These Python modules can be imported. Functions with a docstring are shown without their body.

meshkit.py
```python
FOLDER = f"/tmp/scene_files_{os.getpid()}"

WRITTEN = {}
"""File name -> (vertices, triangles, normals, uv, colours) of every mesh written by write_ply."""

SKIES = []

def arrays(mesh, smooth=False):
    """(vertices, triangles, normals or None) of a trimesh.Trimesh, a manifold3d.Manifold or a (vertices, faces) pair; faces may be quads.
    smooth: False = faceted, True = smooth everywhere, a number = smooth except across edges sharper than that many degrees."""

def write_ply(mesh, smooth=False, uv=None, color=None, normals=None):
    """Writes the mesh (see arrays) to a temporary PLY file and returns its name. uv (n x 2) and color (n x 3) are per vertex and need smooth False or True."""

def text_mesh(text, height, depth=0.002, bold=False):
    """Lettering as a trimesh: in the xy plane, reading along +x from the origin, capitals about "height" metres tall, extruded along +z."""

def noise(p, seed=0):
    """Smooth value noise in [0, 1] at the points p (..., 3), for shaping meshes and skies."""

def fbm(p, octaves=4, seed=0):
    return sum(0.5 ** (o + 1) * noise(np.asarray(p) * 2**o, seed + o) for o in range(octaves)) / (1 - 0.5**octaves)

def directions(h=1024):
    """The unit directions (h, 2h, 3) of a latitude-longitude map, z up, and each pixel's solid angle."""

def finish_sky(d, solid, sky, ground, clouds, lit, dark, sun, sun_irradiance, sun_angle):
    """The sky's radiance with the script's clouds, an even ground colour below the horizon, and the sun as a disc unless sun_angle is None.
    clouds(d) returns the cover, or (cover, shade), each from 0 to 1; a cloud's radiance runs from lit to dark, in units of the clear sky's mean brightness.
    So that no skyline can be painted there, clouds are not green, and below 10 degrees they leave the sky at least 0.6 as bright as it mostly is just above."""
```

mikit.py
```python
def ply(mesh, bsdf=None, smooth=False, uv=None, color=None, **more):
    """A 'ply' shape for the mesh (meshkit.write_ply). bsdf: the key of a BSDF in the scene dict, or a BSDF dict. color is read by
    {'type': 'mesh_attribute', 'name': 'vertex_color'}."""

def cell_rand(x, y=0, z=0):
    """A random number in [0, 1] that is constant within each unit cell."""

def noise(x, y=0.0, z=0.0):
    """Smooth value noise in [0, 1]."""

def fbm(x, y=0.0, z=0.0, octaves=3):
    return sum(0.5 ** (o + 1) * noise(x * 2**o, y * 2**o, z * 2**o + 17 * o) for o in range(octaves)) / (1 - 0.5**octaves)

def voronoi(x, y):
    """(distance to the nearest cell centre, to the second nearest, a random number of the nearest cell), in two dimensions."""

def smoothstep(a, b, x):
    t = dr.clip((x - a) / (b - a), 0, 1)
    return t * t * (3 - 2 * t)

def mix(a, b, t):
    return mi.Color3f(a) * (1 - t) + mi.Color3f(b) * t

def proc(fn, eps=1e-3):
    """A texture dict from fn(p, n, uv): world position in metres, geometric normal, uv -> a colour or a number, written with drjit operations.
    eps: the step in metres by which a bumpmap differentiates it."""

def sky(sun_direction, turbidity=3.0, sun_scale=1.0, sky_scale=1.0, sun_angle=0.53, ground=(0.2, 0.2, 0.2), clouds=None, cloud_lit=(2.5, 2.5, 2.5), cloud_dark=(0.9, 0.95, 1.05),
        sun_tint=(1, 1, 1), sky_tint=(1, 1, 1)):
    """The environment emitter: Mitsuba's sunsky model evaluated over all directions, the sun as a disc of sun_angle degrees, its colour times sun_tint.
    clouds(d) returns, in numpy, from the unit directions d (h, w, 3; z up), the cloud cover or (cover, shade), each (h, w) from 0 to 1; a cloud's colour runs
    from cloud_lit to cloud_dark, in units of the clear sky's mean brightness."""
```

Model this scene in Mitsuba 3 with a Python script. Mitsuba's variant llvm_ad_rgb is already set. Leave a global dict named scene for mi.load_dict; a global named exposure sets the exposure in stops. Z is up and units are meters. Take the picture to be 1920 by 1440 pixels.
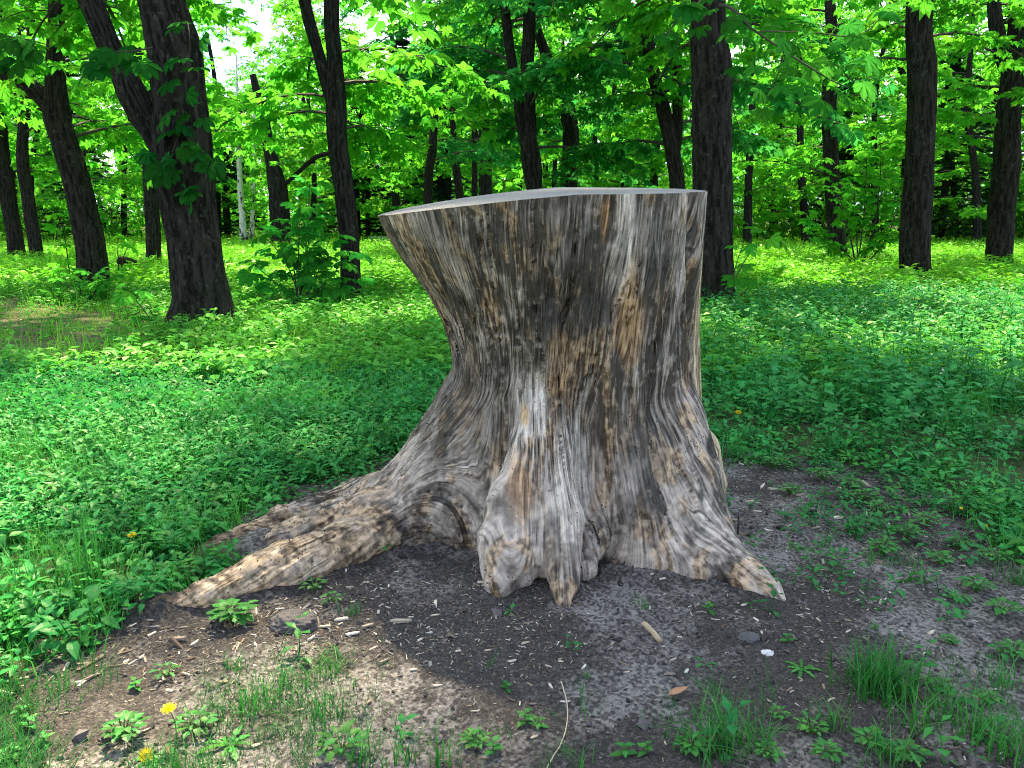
import math
import numpy as np
import trimesh
import shapely
import drjit as dr
import mitsuba as mi
import scipy.sparse as sps
import scipy.sparse.linalg as spl
import mikit
import meshkit
from mikit import noise as tnoise, fbm as tfbm, voronoi, smoothstep, mix, proc

T = mi.ScalarTransform4f
scene, labels = {"type": "scene"}, {}

# ------------------------------------------------------------------ camera, sky, exposure
EYE, PITCH, FOCAL = np.array([0.0, 0.0, 1.5]), math.radians(12.0), 1507.0
SP, CP = math.sin(PITCH), math.cos(PITCH)
scene["camera"] = {"type": "perspective", "fov": 2 * math.degrees(math.atan(960 / FOCAL)), "fov_axis": "x", "near_clip": 0.05, "far_clip": 2000.0,
                   "to_world": T().look_at(origin=EYE.tolist(), target=[0, CP, 1.5 - SP], up=[0, 0, 1])}
exposure = 4.0
SUN = np.array([-0.05, 0.55, 1.0])


def cloud_cover(d):
    c = meshkit.fbm(d * np.array([2.2, 2.2, 5.0]) + 3.0, 4, seed=5)
    return np.clip((c - 0.34) * 4.0, 0.15, 1.0)


scene["sky"] = mikit.sky(SUN, turbidity=3, sun_scale=0.8, sky_scale=0.8, sun_angle=2.2, clouds=cloud_cover, cloud_lit=(2.0, 2.05, 2.1), cloud_dark=(1.2, 1.22, 1.28),
                         sun_tint=(1.0, 0.97, 0.80), sky_tint=(0.92, 1.0, 1.0), ground=(0.06, 0.10, 0.05))


# ------------------------------------------------------------------ helpers
def kray(px, py):
    """slope of the sight line through a point of the photograph: x and drop per metre of y"""
    v = (np.asarray(py, float) - 720) / FOCAL
    den = CP - v * SP
    return (np.asarray(px, float) - 960) / FOCAL / den, (SP + v * CP) / den


def P(px, py, y):
    kx, kz = kray(px, py)
    return np.stack(np.broadcast_arrays(kx * y, y, EYE[2] - kz * y), -1)


def Pz(px, py, z):
    kx, kz = kray(px, py)
    y = (EYE[2] - z) / kz
    return np.stack(np.broadcast_arrays(kx * y, y, z), -1)


def G(px, py):
    return Pz(px, py, 0.0)


def unit(v):
    v = np.asarray(v, float)
    return v / np.maximum(np.linalg.norm(v, axis=-1, keepdims=True), 1e-12)


def fresh(name):
    key, k = name, 0
    while key in scene or key in labels or any(x.startswith(key + "__") for x in _children.get(key, ())):
        k += 1
        key = f"{name}_{k:03d}"
    return key


_children, _counts, _used = {}, {}, set()


def new_key(name):
    k = _counts.get(name, -1) + 1
    _counts[name] = k
    return name if k == 0 else f"{name}_{k:03d}"


def thing(name, label, cat, group=None):
    key = new_key(name)
    labels[key] = {"label": label, "category": cat}
    if group:
        labels[key]["group"] = group
    return key


def add(key, mesh, bsdf, smooth=False, label=None, kind=None, cat=None, group=None, **kw):
    scene[key] = mikit.ply(mesh, bsdf, smooth=smooth, **kw)
    extra = {k: v for k, v in (("label", label), ("kind", kind), ("category", cat), ("group", group)) if v}
    if extra:
        labels.setdefault(key, {}).update(extra)
    return key


def part(owner, name, mesh, bsdf, smooth=False, label=None, kind=None, **kw):
    return add(new_key(f"{owner}__{name}"), mesh, bsdf, smooth, label, kind, **kw)


class Soup:
    """collects triangles with a colour per vertex"""

    def __init__(self):
        self.v, self.f, self.c, self.n = [], [], [], 0

    def put(self, v, f, c=None):
        v = np.asarray(v, float).reshape(-1, 3)
        self.v.append(v)
        self.f.append(np.asarray(f, int).reshape(-1, 3) + self.n)
        self.c.append(np.broadcast_to(np.asarray((1, 1, 1) if c is None else c, float), v.shape))
        self.n += len(v)

    def copies(self, proto, R, t, c):
        """proto (verts, faces[, shade per vertex]); R (N,3,3) with scale, t (N,3), c (N,3)"""
        v, f = proto[0], proto[1]
        N = len(R)
        if N == 0:
            return
        vs = np.einsum("nij,kj->nki", R, v) + t[:, None]
        fs = f[None] + (np.arange(N) * len(v))[:, None, None]
        cs = np.repeat(np.asarray(c)[:, None], len(v), 1)
        if len(proto) > 2:
            cs = cs * proto[2][None, :, None]
        self.put(vs.reshape(-1, 3), fs.reshape(-1, 3), cs.reshape(-1, 3))

    def mesh(self):
        return (np.vstack(self.v), np.vstack(self.f)), np.vstack(self.c)

    def tris(self):
        return sum(map(len, self.f))


def put_soup(key, soup, bsdf, **kw):
    m, c = soup.mesh()
    return add(key, m, bsdf, False, color=c, **kw)


def tube(points, radii, sides=8, cap=True):
    p = np.asarray(points, float)
    t = unit(np.gradient(p, axis=0))
    ref = np.array([0, 1.0, 0]) if abs(t[:, 1]).max() < 0.9 else np.array([1.0, 0, 0]) if abs(t[:, 0]).max() < 0.9 else np.array([0.3, 0.2, 0.93])
    a = unit(np.cross(t, ref))
    b = np.cross(t, a)
    ang = np.arange(sides) * 2 * np.pi / sides
    r = np.broadcast_to(np.asarray(radii, float), (len(p),))
    v = p[:, None] + r[:, None, None] * (np.cos(ang)[None, :, None] * a[:, None] + np.sin(ang)[None, :, None] * b[:, None])
    i, j = np.meshgrid(np.arange(len(p) - 1), np.arange(sides), indexing="ij")
    A, B = (i * sides + j).ravel(), (i * sides + (j + 1) % sides).ravel()
    f = np.vstack([np.stack([A, A + sides, B], 1), np.stack([B, A + sides, B + sides], 1)])
    v = v.reshape(-1, 3)
    if cap:
        n = len(v)
        v = np.vstack([v, p[-1:], p[:1]])
        k = np.arange(sides)
        last = (len(p) - 1) * sides
        f = np.vstack([f, np.stack([last + k, np.full(sides, n), last + (k + 1) % sides], 1), np.stack([(k + 1) % sides, np.full(sides, n + 1), k], 1)])
    return v, f


def resample(pts, n):
    """smooth curve through the rows of pts (any number of columns)"""
    from scipy.interpolate import PchipInterpolator
    pts = np.asarray(pts, float)
    s = np.r_[0, np.cumsum(np.linalg.norm(np.diff(pts[:, :3], axis=0), axis=1))]
    q = np.linspace(0, s[-1], n)
    return np.stack([PchipInterpolator(s, pts[:, k])(q) for k in range(pts.shape[1])], 1)


def frames(out, up, roll=None):
    """rotation matrices (columns x, y, z): y along out, z as near up as can be, rolled about y"""
    y = unit(out)
    x = unit(np.cross(y, up))
    z = np.cross(x, y)
    if roll is not None:
        c, s = np.cos(roll)[:, None], np.sin(roll)[:, None]
        x, z = x * c + z * s, z * c - x * s
    return np.stack([x, y, z], -1)
# ------------------------------------------------------------------ where soil shows and where plants grow (on the ground plane)
def on_ground(pts):
    return shapely.Polygon([G(*p)[:2] for p in pts])


SOIL = on_ground([(-700, 1480), (-80, 1330), (150, 1225), (255, 1150), (420, 1030), (540, 935), (640, 915), (720, 880), (860, 800), (1250, 800), (1330, 838), (1420, 862), (1560, 880),
                  (1700, 905), (1850, 985), (1960, 1080), (2100, 1200), (2400, 1400), (2600, 1800), (-900, 1800)])
LAWN_PATCH = on_ground([(330, 1390), (400, 1290), (500, 1240), (640, 1240), (700, 1270), (690, 1340), (640, 1390), (560, 1420), (420, 1450)])
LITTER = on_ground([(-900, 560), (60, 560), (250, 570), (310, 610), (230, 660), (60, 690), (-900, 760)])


def signed(poly, x, y):
    """metres inside (positive) or outside (negative)"""
    pts = shapely.points(x, y)
    d = shapely.distance(pts, poly.exterior)
    return np.where(shapely.contains_xy(poly, x, y), d, -d)


def plant_density(x, y):
    """0 on bare soil to 1 under full ground cover"""
    n = meshkit.fbm(np.stack([x, y, 0 * x], -1) * 2.3, 3, seed=3) - 0.5
    s = signed(SOIL, x, y) + n * 0.5
    d = np.clip(0.45 - s * 3.2, 0, 1)
    lp = np.clip(0.3 + signed(LAWN_PATCH, x, y) * 5 + n * 1.5, 0, 1) * 0.0
    return np.maximum(d, lp)


FOOT = shapely.union_all([shapely.LineString([G(*q)[:2] + [0, 0.06] for q in ((880, 1000), (704, 1048), (583, 1088), (479, 1116), (375, 1148), (270, 1160))]).buffer(0.03),
                          shapely.LineString([Pz(*q, 0.0)[:2] for q in ((760, 960), (640, 990), (530, 1010), (430, 1030), (350, 1042))]).buffer(0.03),
                          shapely.Polygon([G(*q)[:2] for q in ((900, 1005), (925, 1085), (945, 1100), (985, 1070), (1050, 1110), (1060, 1115), (1090, 1065), (1180, 1068), (1280, 1085), (1380, 1112), (1440, 1128), (1340, 960), (1340, 900), (900, 900))])])


def ground_height(x, y):
    p = np.stack([x, y, 0 * x], -1)
    r = np.hypot(x, y)
    h = 0.10 * (meshkit.fbm(p * 0.35, 2, seed=1) - 0.5) * np.clip((r - 5) / 6, 0, 1)
    near = np.clip(1.3 - r / 9, 0, 1)
    packed = np.zeros(np.shape(x))
    m = (np.abs(x) < 2.5) & (y > 2) & (y < 5.5)
    if m.any():                                                        # soil packed up against the wood
        d = shapely.distance(FOOT, shapely.points(x[m], y[m]))
        packed[m] = 0.040 * np.exp(-(d / 0.07) ** 2) * (0.35 + 1.1 * meshkit.fbm(p[m] * 9, 3, seed=6))
    h = h + packed
    h = h + near * (0.045 * (meshkit.fbm(p * 2.1, 3, seed=2) - 0.5) + 0.035 * (meshkit.fbm(p * 11, 3, seed=4) - 0.5))
    return h


def ground_mesh():
    # one sheet; the grid is finest round the stump and runs out past the horizon
    def axis(n, c, lo, hi):
        a, b = np.arcsinh((lo - c) / 1.1), np.arcsinh((hi - c) / 1.1)
        return c + 1.1 * np.sinh(np.linspace(a, b, n))
    X, Y = np.meshgrid(axis(390, 0.1, -700, 700), axis(350, 2.9, -60, 1400))
    x, y = X.ravel(), Y.ravel()
    v = np.stack([x, y, ground_height(x, y)], 1)
    h, w = X.shape
    i = (np.arange(h - 1)[:, None] * w + np.arange(w - 1)[None]).ravel()
    return v, np.vstack([np.stack([i, i + 1, i + w + 1], 1), np.stack([i, i + w + 1, i + w], 1)])


GV, GF = ground_mesh()
# vertex attribute: r = plant cover, g = litter patch, b = distance; read by the soil material
_gx, _gy = GV[:, 0], GV[:, 1]
_cover = plant_density(_gx, _gy)
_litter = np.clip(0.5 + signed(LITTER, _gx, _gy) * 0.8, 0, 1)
_far = np.clip((np.hypot(_gx, _gy) - 8) / 10, 0, 1)


def soil_colour(p, n, uv):
    big = tfbm(p.x * 2.6 + 7, p.y * 2.6, 0.0, 3)
    mid = tfbm(p.x * 14, p.y * 14, 3.0, 3)
    fine = tfbm(p.x * 90, p.y * 90, 5.0, 3)
    dry = smoothstep(0.44, 0.68, big * 0.6 + mid * 0.25 + fine * 0.15)
    c = mix((0.036, 0.033, 0.033), (0.155, 0.146, 0.144), dry * (0.35 + 0.65 * smoothstep(0.3, 0.6, fine)))
    crumbs = smoothstep(0.62, 0.70, tnoise(p.x * 210, p.y * 210, 1.0))
    c = mix(c, mi.Color3f(0.22, 0.19, 0.15), crumbs * 0.18)
    c = c * (0.45 + 1.1 * fine)
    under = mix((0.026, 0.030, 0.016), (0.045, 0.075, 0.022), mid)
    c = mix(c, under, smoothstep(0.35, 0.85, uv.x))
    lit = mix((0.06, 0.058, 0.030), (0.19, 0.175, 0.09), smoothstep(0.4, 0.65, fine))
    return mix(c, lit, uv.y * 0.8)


def soil_bump(p, n, uv):
    return tfbm(p.x * 34, p.y * 34, 0.0, 4) * 0.7 + tfbm(p.x * 170, p.y * 170, 2.0, 2) * 0.3


scene["soil"] = {"type": "twosided", "bsdf": {"type": "bumpmap", "arbitrary": proc(soil_bump, eps=2e-3), "scale": 0.022,
                 "bsdf": {"type": "principled", "base_color": proc(soil_colour), "roughness": 0.9, "specular": 0.25}}}
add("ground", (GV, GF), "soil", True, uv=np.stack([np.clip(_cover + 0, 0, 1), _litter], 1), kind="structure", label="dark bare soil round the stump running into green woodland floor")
# ------------------------------------------------------------------ the stump: one body from a field of blended flares and roots, cut flat on top
YC = 3.78


def cut_height(x, y):
    d = np.maximum(0.25 - x, 0)
    return 1.603 + 0.05 * (y - YC) - 0.08 * d - 0.054 * d * d


def stump_profile():
    L = np.array([(700, 370), (715, 400), (728, 430), (757, 480), (778, 510), (806, 550), (829, 595), (843, 640), (851, 690), (853, 740), (848, 790), (850, 850), (868, 950), (880, 1010), (885, 1060)], float)
    R = np.array([(1316, 330), (1315, 357), (1312, 420), (1306, 500), (1301, 560), (1298, 620), (1300, 700), (1303, 770), (1308, 830), (1318, 900), (1330, 970), (1335, 1060)], float)
    l, r = P(L[:, 0], L[:, 1], YC), P(R[:, 0], R[:, 1], YC)
    return l[::-1], r[::-1]


def smin(a, b, k):
    h = np.clip(0.5 + 0.5 * (b - a) / k, 0, 1)
    return b + (a - b) * h - k * h * (1 - h)


def stump_field(step):
    lo, hi = np.array([-1.52, 2.68, -0.14]), np.array([1.12, 4.72, 1.74])
    n = np.ceil((hi - lo) / step).astype(int)
    ax = [lo[k] + np.arange(n[k]) * step for k in range(3)]
    X, Y, Z = (a.astype(np.float32) for a in np.meshgrid(*ax, indexing="ij"))
    l, r = stump_profile()
    z = ax[2]
    xl, xr = np.interp(z, l[:, 2], l[:, 0]), np.interp(z, r[:, 2], r[:, 0])
    a, c = ((xr - xl) / 2).astype(np.float32), ((xr + xl) / 2).astype(np.float32)
    b = a * 0.90 + 0.02
    dx, dy = X - c, Y - np.float32(YC)
    th = np.arctan2(dx, -dy)                                       # 0 towards the camera, positive to the right
    q = (np.abs(dx / a) ** 2.15 + np.abs(dy / b) ** 2.15) ** (1 / 2.15)
    # relief of the trunk, worked out once per direction and height
    tt = np.linspace(-np.pi, np.pi, 721)
    TH, ZZ = np.meshgrid(tt, z, indexing="ij")
    ring = np.stack([np.sin(TH), np.cos(TH), ZZ * 0.42], -1)
    off = (meshkit.fbm(ring * 3.1, 2, seed=11) - 0.5) * 0.11 * np.clip(1.25 - ZZ, 0.12, 1) + (meshkit.noise(ring * np.array([9, 9, 3.0]), seed=13) - 0.5) * 0.030

    def crease(theta0, width, depth, z0, z1):
        w = np.exp(-(((TH - theta0 + np.pi) % (2 * np.pi) - np.pi) / width) ** 2)
        return depth * w * np.clip((ZZ - z0) / 0.12, 0, 1) * np.clip((z1 - ZZ) / 0.25, 0, 1)

    off = off - crease(1.10 + 0.06 * np.sin(ZZ * 3), 0.055, 0.065, -0.2, 1.7) - crease(0.93, 0.09, 0.02, 0.2, 1.9)
    off = off - crease(0.06 - 0.05 * ZZ, 0.12, 0.10, -0.2, 0.85) - crease(-0.66 + 0.25 * ZZ, 0.20, 0.055, -0.2, 0.95) - crease(-0.42, 0.1, 0.045, 0.1, 1.0) - crease(0.62, 0.10, 0.05, -0.2, 0.9) - crease(-0.1, 0.05, 0.02, 0.5, 1.9) - crease(0.3, 0.06, 0.02, 0.4, 1.7)
    off = off + crease(-0.2, 0.16, 0.025, -0.2, 0.8) + crease(0.45, 0.25, 0.03, -0.2, 0.6)
    it = np.clip(((th + np.pi) / (2 * np.pi) * 720).astype(np.int32), 0, 720)
    iz = np.broadcast_to(np.arange(n[2]), X.shape).astype(np.int32)
    body = (q - 1) * np.minimum(a, b) - off.astype(np.float32)[it, iz]
    f = body.astype(np.float32)

    def chain(points, k):
        nonlocal f
        best = None
        for (p0, r0), (p1, r1) in zip(points, points[1:]):
            d = p1 - p0
            rr = max(r0, r1) + 0.32
            box = [slice(max(0, int((min(p0[i], p1[i]) - rr - lo[i]) / step)), max(0, int((max(p0[i], p1[i]) + rr - lo[i]) / step) + 1)) for i in range(3)]
            box = tuple(box)
            x, y, zz = X[box] - p0[0], Y[box] - p0[1], Z[box] - p0[2]
            t = np.clip((x * d[0] + y * d[1] + zz * d[2]) / (d @ d), 0, 1)
            dist = np.sqrt((x - t * d[0]) ** 2 + (y - t * d[1]) ** 2 + (zz - t * d[2]) ** 2) - (r0 + (r1 - r0) * t)
            if best is None:
                best = np.full(f.shape, 9, np.float32)
            best[box] = smin(best[box], dist, 0.03)
        f = np.where(best < 5, smin(f, best, k), f)

    def root(contacts, heights):
        out = []
        for (px, py), h in zip(contacts, heights):
            g, rad = G(px, py), h * 0.56
            out.append((g + np.array([0, rad * 0.85, h - rad]), rad))
        return out

    S = lambda px, py, y, r: (P(px, py, y), r)  # noqa: E731
    chain([S(905, 790, 3.66, 0.21), S(850, 885, 3.62, 0.175), S(795, 945, 3.56, 0.15)] + root([(748, 1036), (704, 1048), (640, 1070), (583, 1088), (530, 1104), (479, 1117), (375, 1148), (262, 1160)], [0.23, 0.20, 0.19, 0.17, 0.165, 0.145, 0.10, 0.03]), 0.10)
    chain([S(895, 770, 3.78, 0.20), S(815, 868, 3.80, 0.17), S(745, 925, 3.76, 0.13)] + [(Pz(px, py, zt - r), r) for px, py, zt, r in ((675, 945, 0.17, 0.12), (600, 965, 0.12, 0.095), (530, 985, 0.10, 0.085), (470, 1006, 0.06, 0.06), (417, 1022, 0.04, 0.05), (350, 1042, 0.005, 0.03))], 0.11)
    chain([S(1014, 735, 3.38, 0.055), S(994, 830, 3.31, 0.085), S(968, 940, 3.20, 0.11), S(950, 1035, 3.11, 0.12), S(934, 1088, 3.03, 0.072)], 0.06)
    chain([S(1012, 860, 3.38, 0.09), S(1006, 960, 3.26, 0.12), S(1000, 1036, 3.13, 0.12)], 0.08)
    chain([S(835, 930, 3.62, 0.15), S(880, 965, 3.60, 0.16), S(925, 985, 3.52, 0.15)], 0.16)
    chain([S(1225, 980, 3.36, 0.14), S(1265, 1040, 3.25, 0.115), S(1330, 1075, 3.15, 0.08)], 0.09)
    chain([S(1030, 735, 3.38, 0.055), S(1042, 850, 3.27, 0.085), S(1052, 970, 3.13, 0.095), S(1056, 1085, 2.99, 0.068), S(1056, 1130, 2.91, 0.035)], 0.05)
    chain([S(1112, 1000, 3.25, 0.06), S(1098, 1070, 3.10, 0.05)], 0.03)
    chain([S(1185, 830, 3.50, 0.20), S(1190, 960, 3.42, 0.22), S(1195, 1050, 3.38, 0.16)], 0.07)
    chain([S(1262, 780, 3.52, 0.14), S(1288, 890, 3.42, 0.145), S(1308, 985, 3.32, 0.14), S(1345, 1045, 3.19, 0.11), S(1400, 1085, 3.06, 0.082), S(1438, 1112, 2.98, 0.058), S(1460, 1130, 2.94, 0.030)], 0.06)
    chain([S(1300, 850, 3.88, 0.14), S(1328, 905, 3.98, 0.085), S(1352, 932, 4.06, 0.05), S(1372, 955, 4.10, 0.03)], 0.06)
    chain([S(1230, 800, 4.2, 0.25), S(1250, 870, 4.42, 0.14), S(1262, 900, 4.6, 0.06)], 0.1)     # a flare at the back
    chain([S(1000, 800, 4.25, 0.25), S(930, 870, 4.45, 0.14), S(900, 890, 4.62, 0.05)], 0.1)
    chain([(Pz(700, 965, 0.12), 0.12), (Pz(610, 985, 0.07), 0.10), (Pz(530, 1012, 0.02), 0.075)], 0.08)
    # hollow between the two toes of the front root, and the dark gap beside it
    def carve(p, rad, k=0.03):
        nonlocal f
        d = np.sqrt((X - p[0]) ** 2 + (Y - p[1]) ** 2 + (Z - p[2]) ** 2) - rad
        f = -smin(-f, d, k)
    carve(P(1000, 1096, 2.97), 0.052)
    carve(P(1118, 1020, 3.10), 0.045)
    carve(P(1130, 960, 3.16), 0.03)
    return f, lo


def surface_nets(f, lo, step):
    s = f < 0
    nx, ny, nz = f.shape
    acc = np.zeros((nx - 1, ny - 1, nz - 1, 3), np.float32)
    cnt = np.zeros((nx - 1, ny - 1, nz - 1), np.float32)
    corner = [(i, j, k) for i in (0, 1) for j in (0, 1) for k in (0, 1)]
    cut = lambda a, c: a[c[0]:c[0] + nx - 1, c[1]:c[1] + ny - 1, c[2]:c[2] + nz - 1]  # noqa: E731
    for a in corner:
        for ax in range(3):
            if a[ax] == 0:
                b = list(a)
                b[ax] = 1
                fa, fb = cut(f, a), cut(f, b)
                m = (fa < 0) != (fb < 0)
                t = fa[m] / (fa[m] - fb[m])
                pos = np.tile(np.array(a, np.float32), (len(t), 1))
                pos[:, ax] = t
                acc[m] += pos
                cnt[m] += 1
    on = cnt > 0
    index = np.full(on.shape, -1)
    index[on] = np.arange(on.sum())
    v = np.argwhere(on) + acc[on] / cnt[on][:, None]
    quads = []
    for ax in range(3):
        o = [k for k in range(3) if k != ax]
        a = [slice(1, -1)] * 3
        a[ax] = slice(0, -1)
        b = [slice(1, -1)] * 3
        b[ax] = slice(1, None)
        s0, s1 = s[tuple(a)], s[tuple(b)]
        for flip in (False, True):
            e = np.argwhere((s1 & ~s0) if flip else (s0 & ~s1)) + np.array([1 if k != ax else 0 for k in range(3)])
            q = []
            for d0, d1 in ((0, 0), (1, 0), (1, 1), (0, 1)):
                g = e.copy()
                g[:, o[0]] -= 1 - d0
                g[:, o[1]] -= 1 - d1
                q.append(index[g[:, 0], g[:, 1], g[:, 2]])
            q = np.stack(q, 1)
            quads.append(q[:, ::-1] if flip != (ax == 1) else q)
    q = np.vstack(quads)
    return lo + v * step, np.vstack([q[:, [0, 1, 2]], q[:, [0, 2, 3]]])


def vertex_normals(v, f):
    fn = np.cross(v[f[:, 1]] - v[f[:, 0]], v[f[:, 2]] - v[f[:, 0]])
    n = np.zeros_like(v)
    for k in range(3):
        np.add.at(n, f[:, k], fn)
    return unit(n)


def build_stump(step=0.0115):
    f, lo = stump_field(step)
    v, q = surface_nets(f, lo, step)
    v = v.astype(float)
    m = trimesh.Trimesh(v, q, process=False)
    comp = trimesh.graph.connected_component_labels(m.face_adjacency, node_count=len(q))
    m.update_faces(comp == np.bincount(comp).argmax())
    m.remove_unreferenced_vertices()
    # cut: in the space where the cut is the plane z = 0
    w = np.array(m.vertices)
    w[:, 2] -= cut_height(w[:, 0], w[:, 1]) + 0.009 * (meshkit.fbm(w * np.array([38, 38, 0]), 3, seed=8) - 0.5)
    m2 = trimesh.intersections.slice_mesh_plane(trimesh.Trimesh(w, m.faces, process=False), [0, 0, -1.0], [0, 0, 0.0], cap=False)
    m2.merge_vertices()
    v, q = np.array(m2.vertices), np.array(m2.faces)
    rim = np.abs(v[:, 2]) < 1e-6
    v[:, 2] += cut_height(v[:, 0], v[:, 1])
    # grain: height of a harmonic field from the ground to the cut; the place round the rim is carried down along it
    n = len(v)
    e = np.vstack([q[:, [0, 1]], q[:, [1, 2]], q[:, [2, 0]]])
    A = sps.coo_matrix((np.ones(len(e)), (e[:, 0], e[:, 1])), shape=(n, n))
    A = ((A + A.T) > 0).astype(float).tocsr()
    rr = np.hypot(v[:, 0] - 0.13, v[:, 1] - YC)
    length = np.full(n, np.nan)
    length[rim] = 0.0
    length[(v[:, 2] < -0.10) & (rr < 0.72)] = 1.75
    for box, far in (((v[:, 0] < -1.34), 3.0), ((v[:, 0] < -1.16) & (v[:, 1] > 3.15), 2.7), ((v[:, 1] < 3.02) & (v[:, 2] < 0.0) & (np.abs(v[:, 0] - 0.1) < 0.35), 2.15), ((v[:, 0] > 0.98) & (v[:, 1] < 3.1), 2.4), ((v[:, 1] > 4.45) & (v[:, 2] < 0.02), 2.2), ((v[:, 0] > 1.0) & (v[:, 1] > 3.8), 2.1)):
        length[box] = far
    fixed = ~np.isnan(length)
    hval = np.where(fixed, length, 0.0)
    L = sps.diags(np.asarray(A.sum(1)).ravel()) - A
    free = ~fixed
    hval[free] = spl.spsolve(L[free][:, free].tocsc(), -(L[free][:, fixed] @ hval[fixed]))
    run = hval
    hval = -hval
    Ac = A.tocoo()
    up = np.maximum(hval[Ac.col] - hval[Ac.row], 0)
    W = sps.csr_matrix((up, (Ac.row, Ac.col)), shape=(n, n))
    tot = np.asarray(W.sum(1)).ravel()
    src = (tot <= 1e-12) | rim
    W = sps.diags(np.where(src, 0, 1 / np.maximum(tot, 1e-12))) @ W
    order = np.argsort(-hval)
    cx = v[rim].mean(0)
    ang = np.arctan2(v[:, 0] - cx[0], -(v[:, 1] - cx[1]))
    M = (sps.eye(n) - W)[order][:, order].tocsr()
    rhs = np.stack([np.where(src, np.cos(ang), 0), np.where(src, np.sin(ang), 0)], 1)[order]
    sol = spl.spsolve_triangular(M, rhs, lower=True, unit_diagonal=False)
    cs = np.empty((n, 2))
    cs[order] = sol
    th = np.arctan2(cs[:, 1], cs[:, 0])
    hi = np.clip((v[:, 2] - 0.30) / 0.55, 0, 1)
    hi = hi * hi * (3 - 2 * hi)
    hi = np.maximum(hi, (lambda t: t * t * (3 - 2 * t))(np.clip((v[:, 0] + 0.50) / 0.60, 0, 1)))
    turn = (ang - th + np.pi) % (2 * np.pi) - np.pi
    U, V = (th + turn * hi) * 0.66, run * 1.0
    # weathered relief along the grain
    nrm = vertex_normals(v, q)
    g1 = meshkit.fbm(np.stack([U * 34, V * 1.7, 0 * U], 1), 3, seed=21) - 0.5
    g2 = meshkit.noise(np.stack([U * 110, V * 5, 0 * U], 1), seed=22) - 0.5
    g0 = meshkit.fbm(np.stack([U * 13, V * 1.0, 0 * U + 9], 1), 2, seed=27) - 0.5
    crack = np.clip(1 - np.abs(meshkit.fbm(np.stack([U * 17, V * 0.8, 0 * U + 4], 1), 2, seed=23) - 0.5) / 0.022, 0, 1) * np.clip(meshkit.fbm(v * 3.0, 2, seed=24) * 5 - 1.9, 0, 1)
    lump = meshkit.fbm(v * np.array([7, 7, 5.0]), 3, seed=25) - 0.5
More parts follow.
